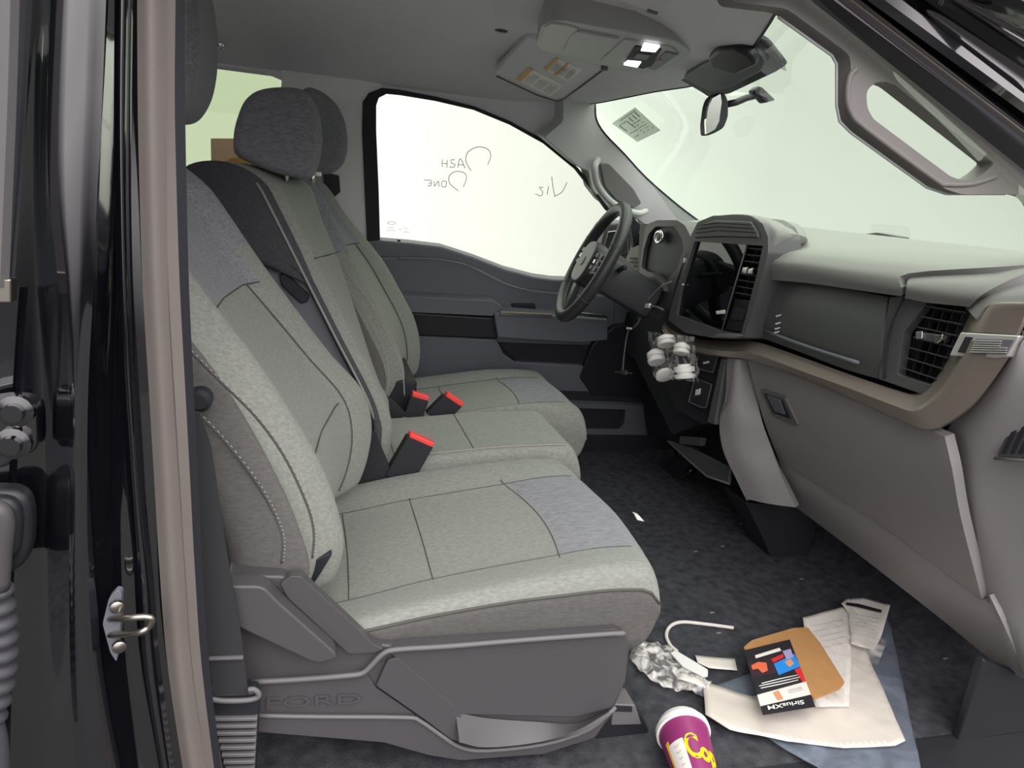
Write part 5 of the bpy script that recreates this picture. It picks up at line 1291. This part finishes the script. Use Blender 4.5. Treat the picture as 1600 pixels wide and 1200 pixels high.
slab('strap_end', [(969, 578), (978, 579), (977, 586), (971, 585)], XP(0.995), 0.005, STL, w2, bevel=0.0005)
slab('strap_top', [(979, 511), (986, 512), (985, 515), (978, 514)], XP(0.995), 0.005, WHP, w2, bevel=0.0005)
# ---- film-wrapped connectors dangling under the screen
cn = [((1034, 524), (1048, 524), (1047, 538), (1036, 541), 'upper left'), ((1056, 536), (1069, 537), (1071, 552), (1057, 553), 'upper right'),
      ((1019, 546), (1032, 546), (1033, 566), (1020, 567), 'far left'), ((1059, 569), (1076, 571), (1080, 590), (1060, 592), 'lower right'), ((1032, 580), (1046, 582), (1045, 588), (1034, 588), 'lower left')]
for n_, (a, b, c, d, where) in enumerate(cn):
    lo_ = W((c[0]+d[0])/2, (c[1]+d[1])/2, XP(1.0)); hi_ = W((a[0]+b[0])/2, (a[1]+b[1])/2, XP(1.0))
    ax_ = (hi_-lo_); h = ax_.length; rr_ = (W(b[0], b[1], XP(1.0))-W(a[0], a[1], XP(1.0))).length*0.5
    tilt = (Vector((0, 0.25, 0)), Vector((0.2, -0.1, 0)), Vector((0, 0.5, 0.1)), Vector((-0.1, -0.3, 0)), Vector((0, 0.8, 0)))[n_]
    k = lathe('wiring_connector', [(0, rr_*0.9), (h*0.12, rr_), (h*0.28, rr_), (h*0.3, rr_*0.7), (h*0.45, rr_*0.7), (h*0.47, rr_*0.95), (h*0.8, rr_*0.95), (h*0.85, rr_*0.6), (h, rr_*0.55)], lo_, ax_.normalized()+tilt, WHP, n=14)
    tag(k, 'white wiring connector, %s of the film-wrapped cluster under the screen' % where, 'connector', 'connectors dangling under the screen')
rows = []
for i in range(9):
    r = []
    for j in range(9):
        u = j/8; v = i/8
        p = W(1014+72*u+8*v, 518+8*u+72*v, XP(1.01)); p.x += 0.012*noise.noise(Vector((i*1.1, j*1.1, 3)))-0.004
        r.append(p)
    rows.append(r)
fw = sheet('clear_film_wrap', rows, FILM, thick=0.001, nu=3, nv=3)
tag(fw, 'crinkled clear film around the connectors dangling under the screen', 'plastic film')
tube('harness', [W(x, y, XP(1.03)) for x, y in ((1020, 560), (1040, 575), (1058, 560), (1070, 590), (1090, 560))], 0.005, BLK, fw, sm=5)

# ================================================================== NEAR PILLAR HARDWARE
sk = thing('door_striker', 'zinc U-shaped door striker bolted to the black near pillar', 'striker', W(190, 1000, ('y', -0.02)))
slab('striker_plate', [(170, 935), (182, 922), (190, 926), (188, 990), (182, 1035), (172, 1020), (160, 975)], ('y', -0.022), 0.012, PLD, sk, bevel=0.004, r=0.004)
tube('striker_loop', [W(x, y, ('y', v)) for x, y, v in ((172, 967, -0.02), (200, 966, -0.045), (228, 964, -0.05), (237, 968, -0.05), (232, 980, -0.05), (215, 989, -0.05), (172, 992, -0.02))], 0.0042, STL, sk, sm=5)
for x, y in ((182, 946), (186, 1008)):
    p = W(x, y, ('y', -0.03)); lathe('striker_bolt', [(0, 0.008), (0.006, 0.008), (0.008, 0.005)], p, (0.3, -1, 0), STL, sk, 12)
hg = slab('hinge_bracket', [(-40, 632), (0, 624), (40, 626), (56, 640), (58, 700), (44, 712), (28, 708), (10, 732), (-40, 736)], ('y', -0.03), 0.035, PAINT, rd, bevel=0.010, r=0.01, seg=4)
for x, y in ((28, 640), (24, 690)):
    p = W(x, y, ('y', -0.03)); lathe('hinge_bolt', [(0, 0.018), (0.008, 0.018), (0.010, 0.011), (0.018, 0.010)], p, (0, -1, 0), PAINT, hg, 16)
gm = thing('wiring_boot', 'ribbed rubber wiring boot and grommet at the left edge', 'wiring boot', W(10, 1140, ('y', -0.04)))
slab('grommet', [(-40, 766), (20, 766), (42, 780), (48, 810), (46, 860), (34, 888), (5, 904), (-40, 900)], ('y', -0.02), 0.03, PLB, gm, bevel=0.010, r=0.012, seg=4)
slab('grommet_inner', [(-40, 780), (12, 780), (28, 795), (32, 820), (28, 865), (4, 884), (-40, 884)], ('y', -0.035), 0.02, PLB, gm, bevel=0.008, r=0.01, seg=4)
pts = []; rad = []
for k in range(61):
    t = k/60
    cx = -8+16*math.sin(t*2.6)-10*t; py = 918+210*t
    pts.append(W(cx, py, ('y', -0.045))); rad.append(0.017*(1-0.35*t*t)+0.0022*math.sin(t*60*0.9))
tube('ribbed_sleeve', pts, 0.01, RUBD, gm, n=16, rad=rad)
tube('lower_cable', [W(x, y, ('y', -0.045)) for x, y in ((-10, 1125), (-2, 1160), (2, 1220))], 0.010, RUBD, gm, sm=4, n=10)
tube('upper_cable', [W(x, y, ('y', -0.05)) for x, y in ((-30, 790), (-2, 798), (6, 820), (2, 860), (-2, 920))], 0.011, PLG, gm, sm=5, n=12)
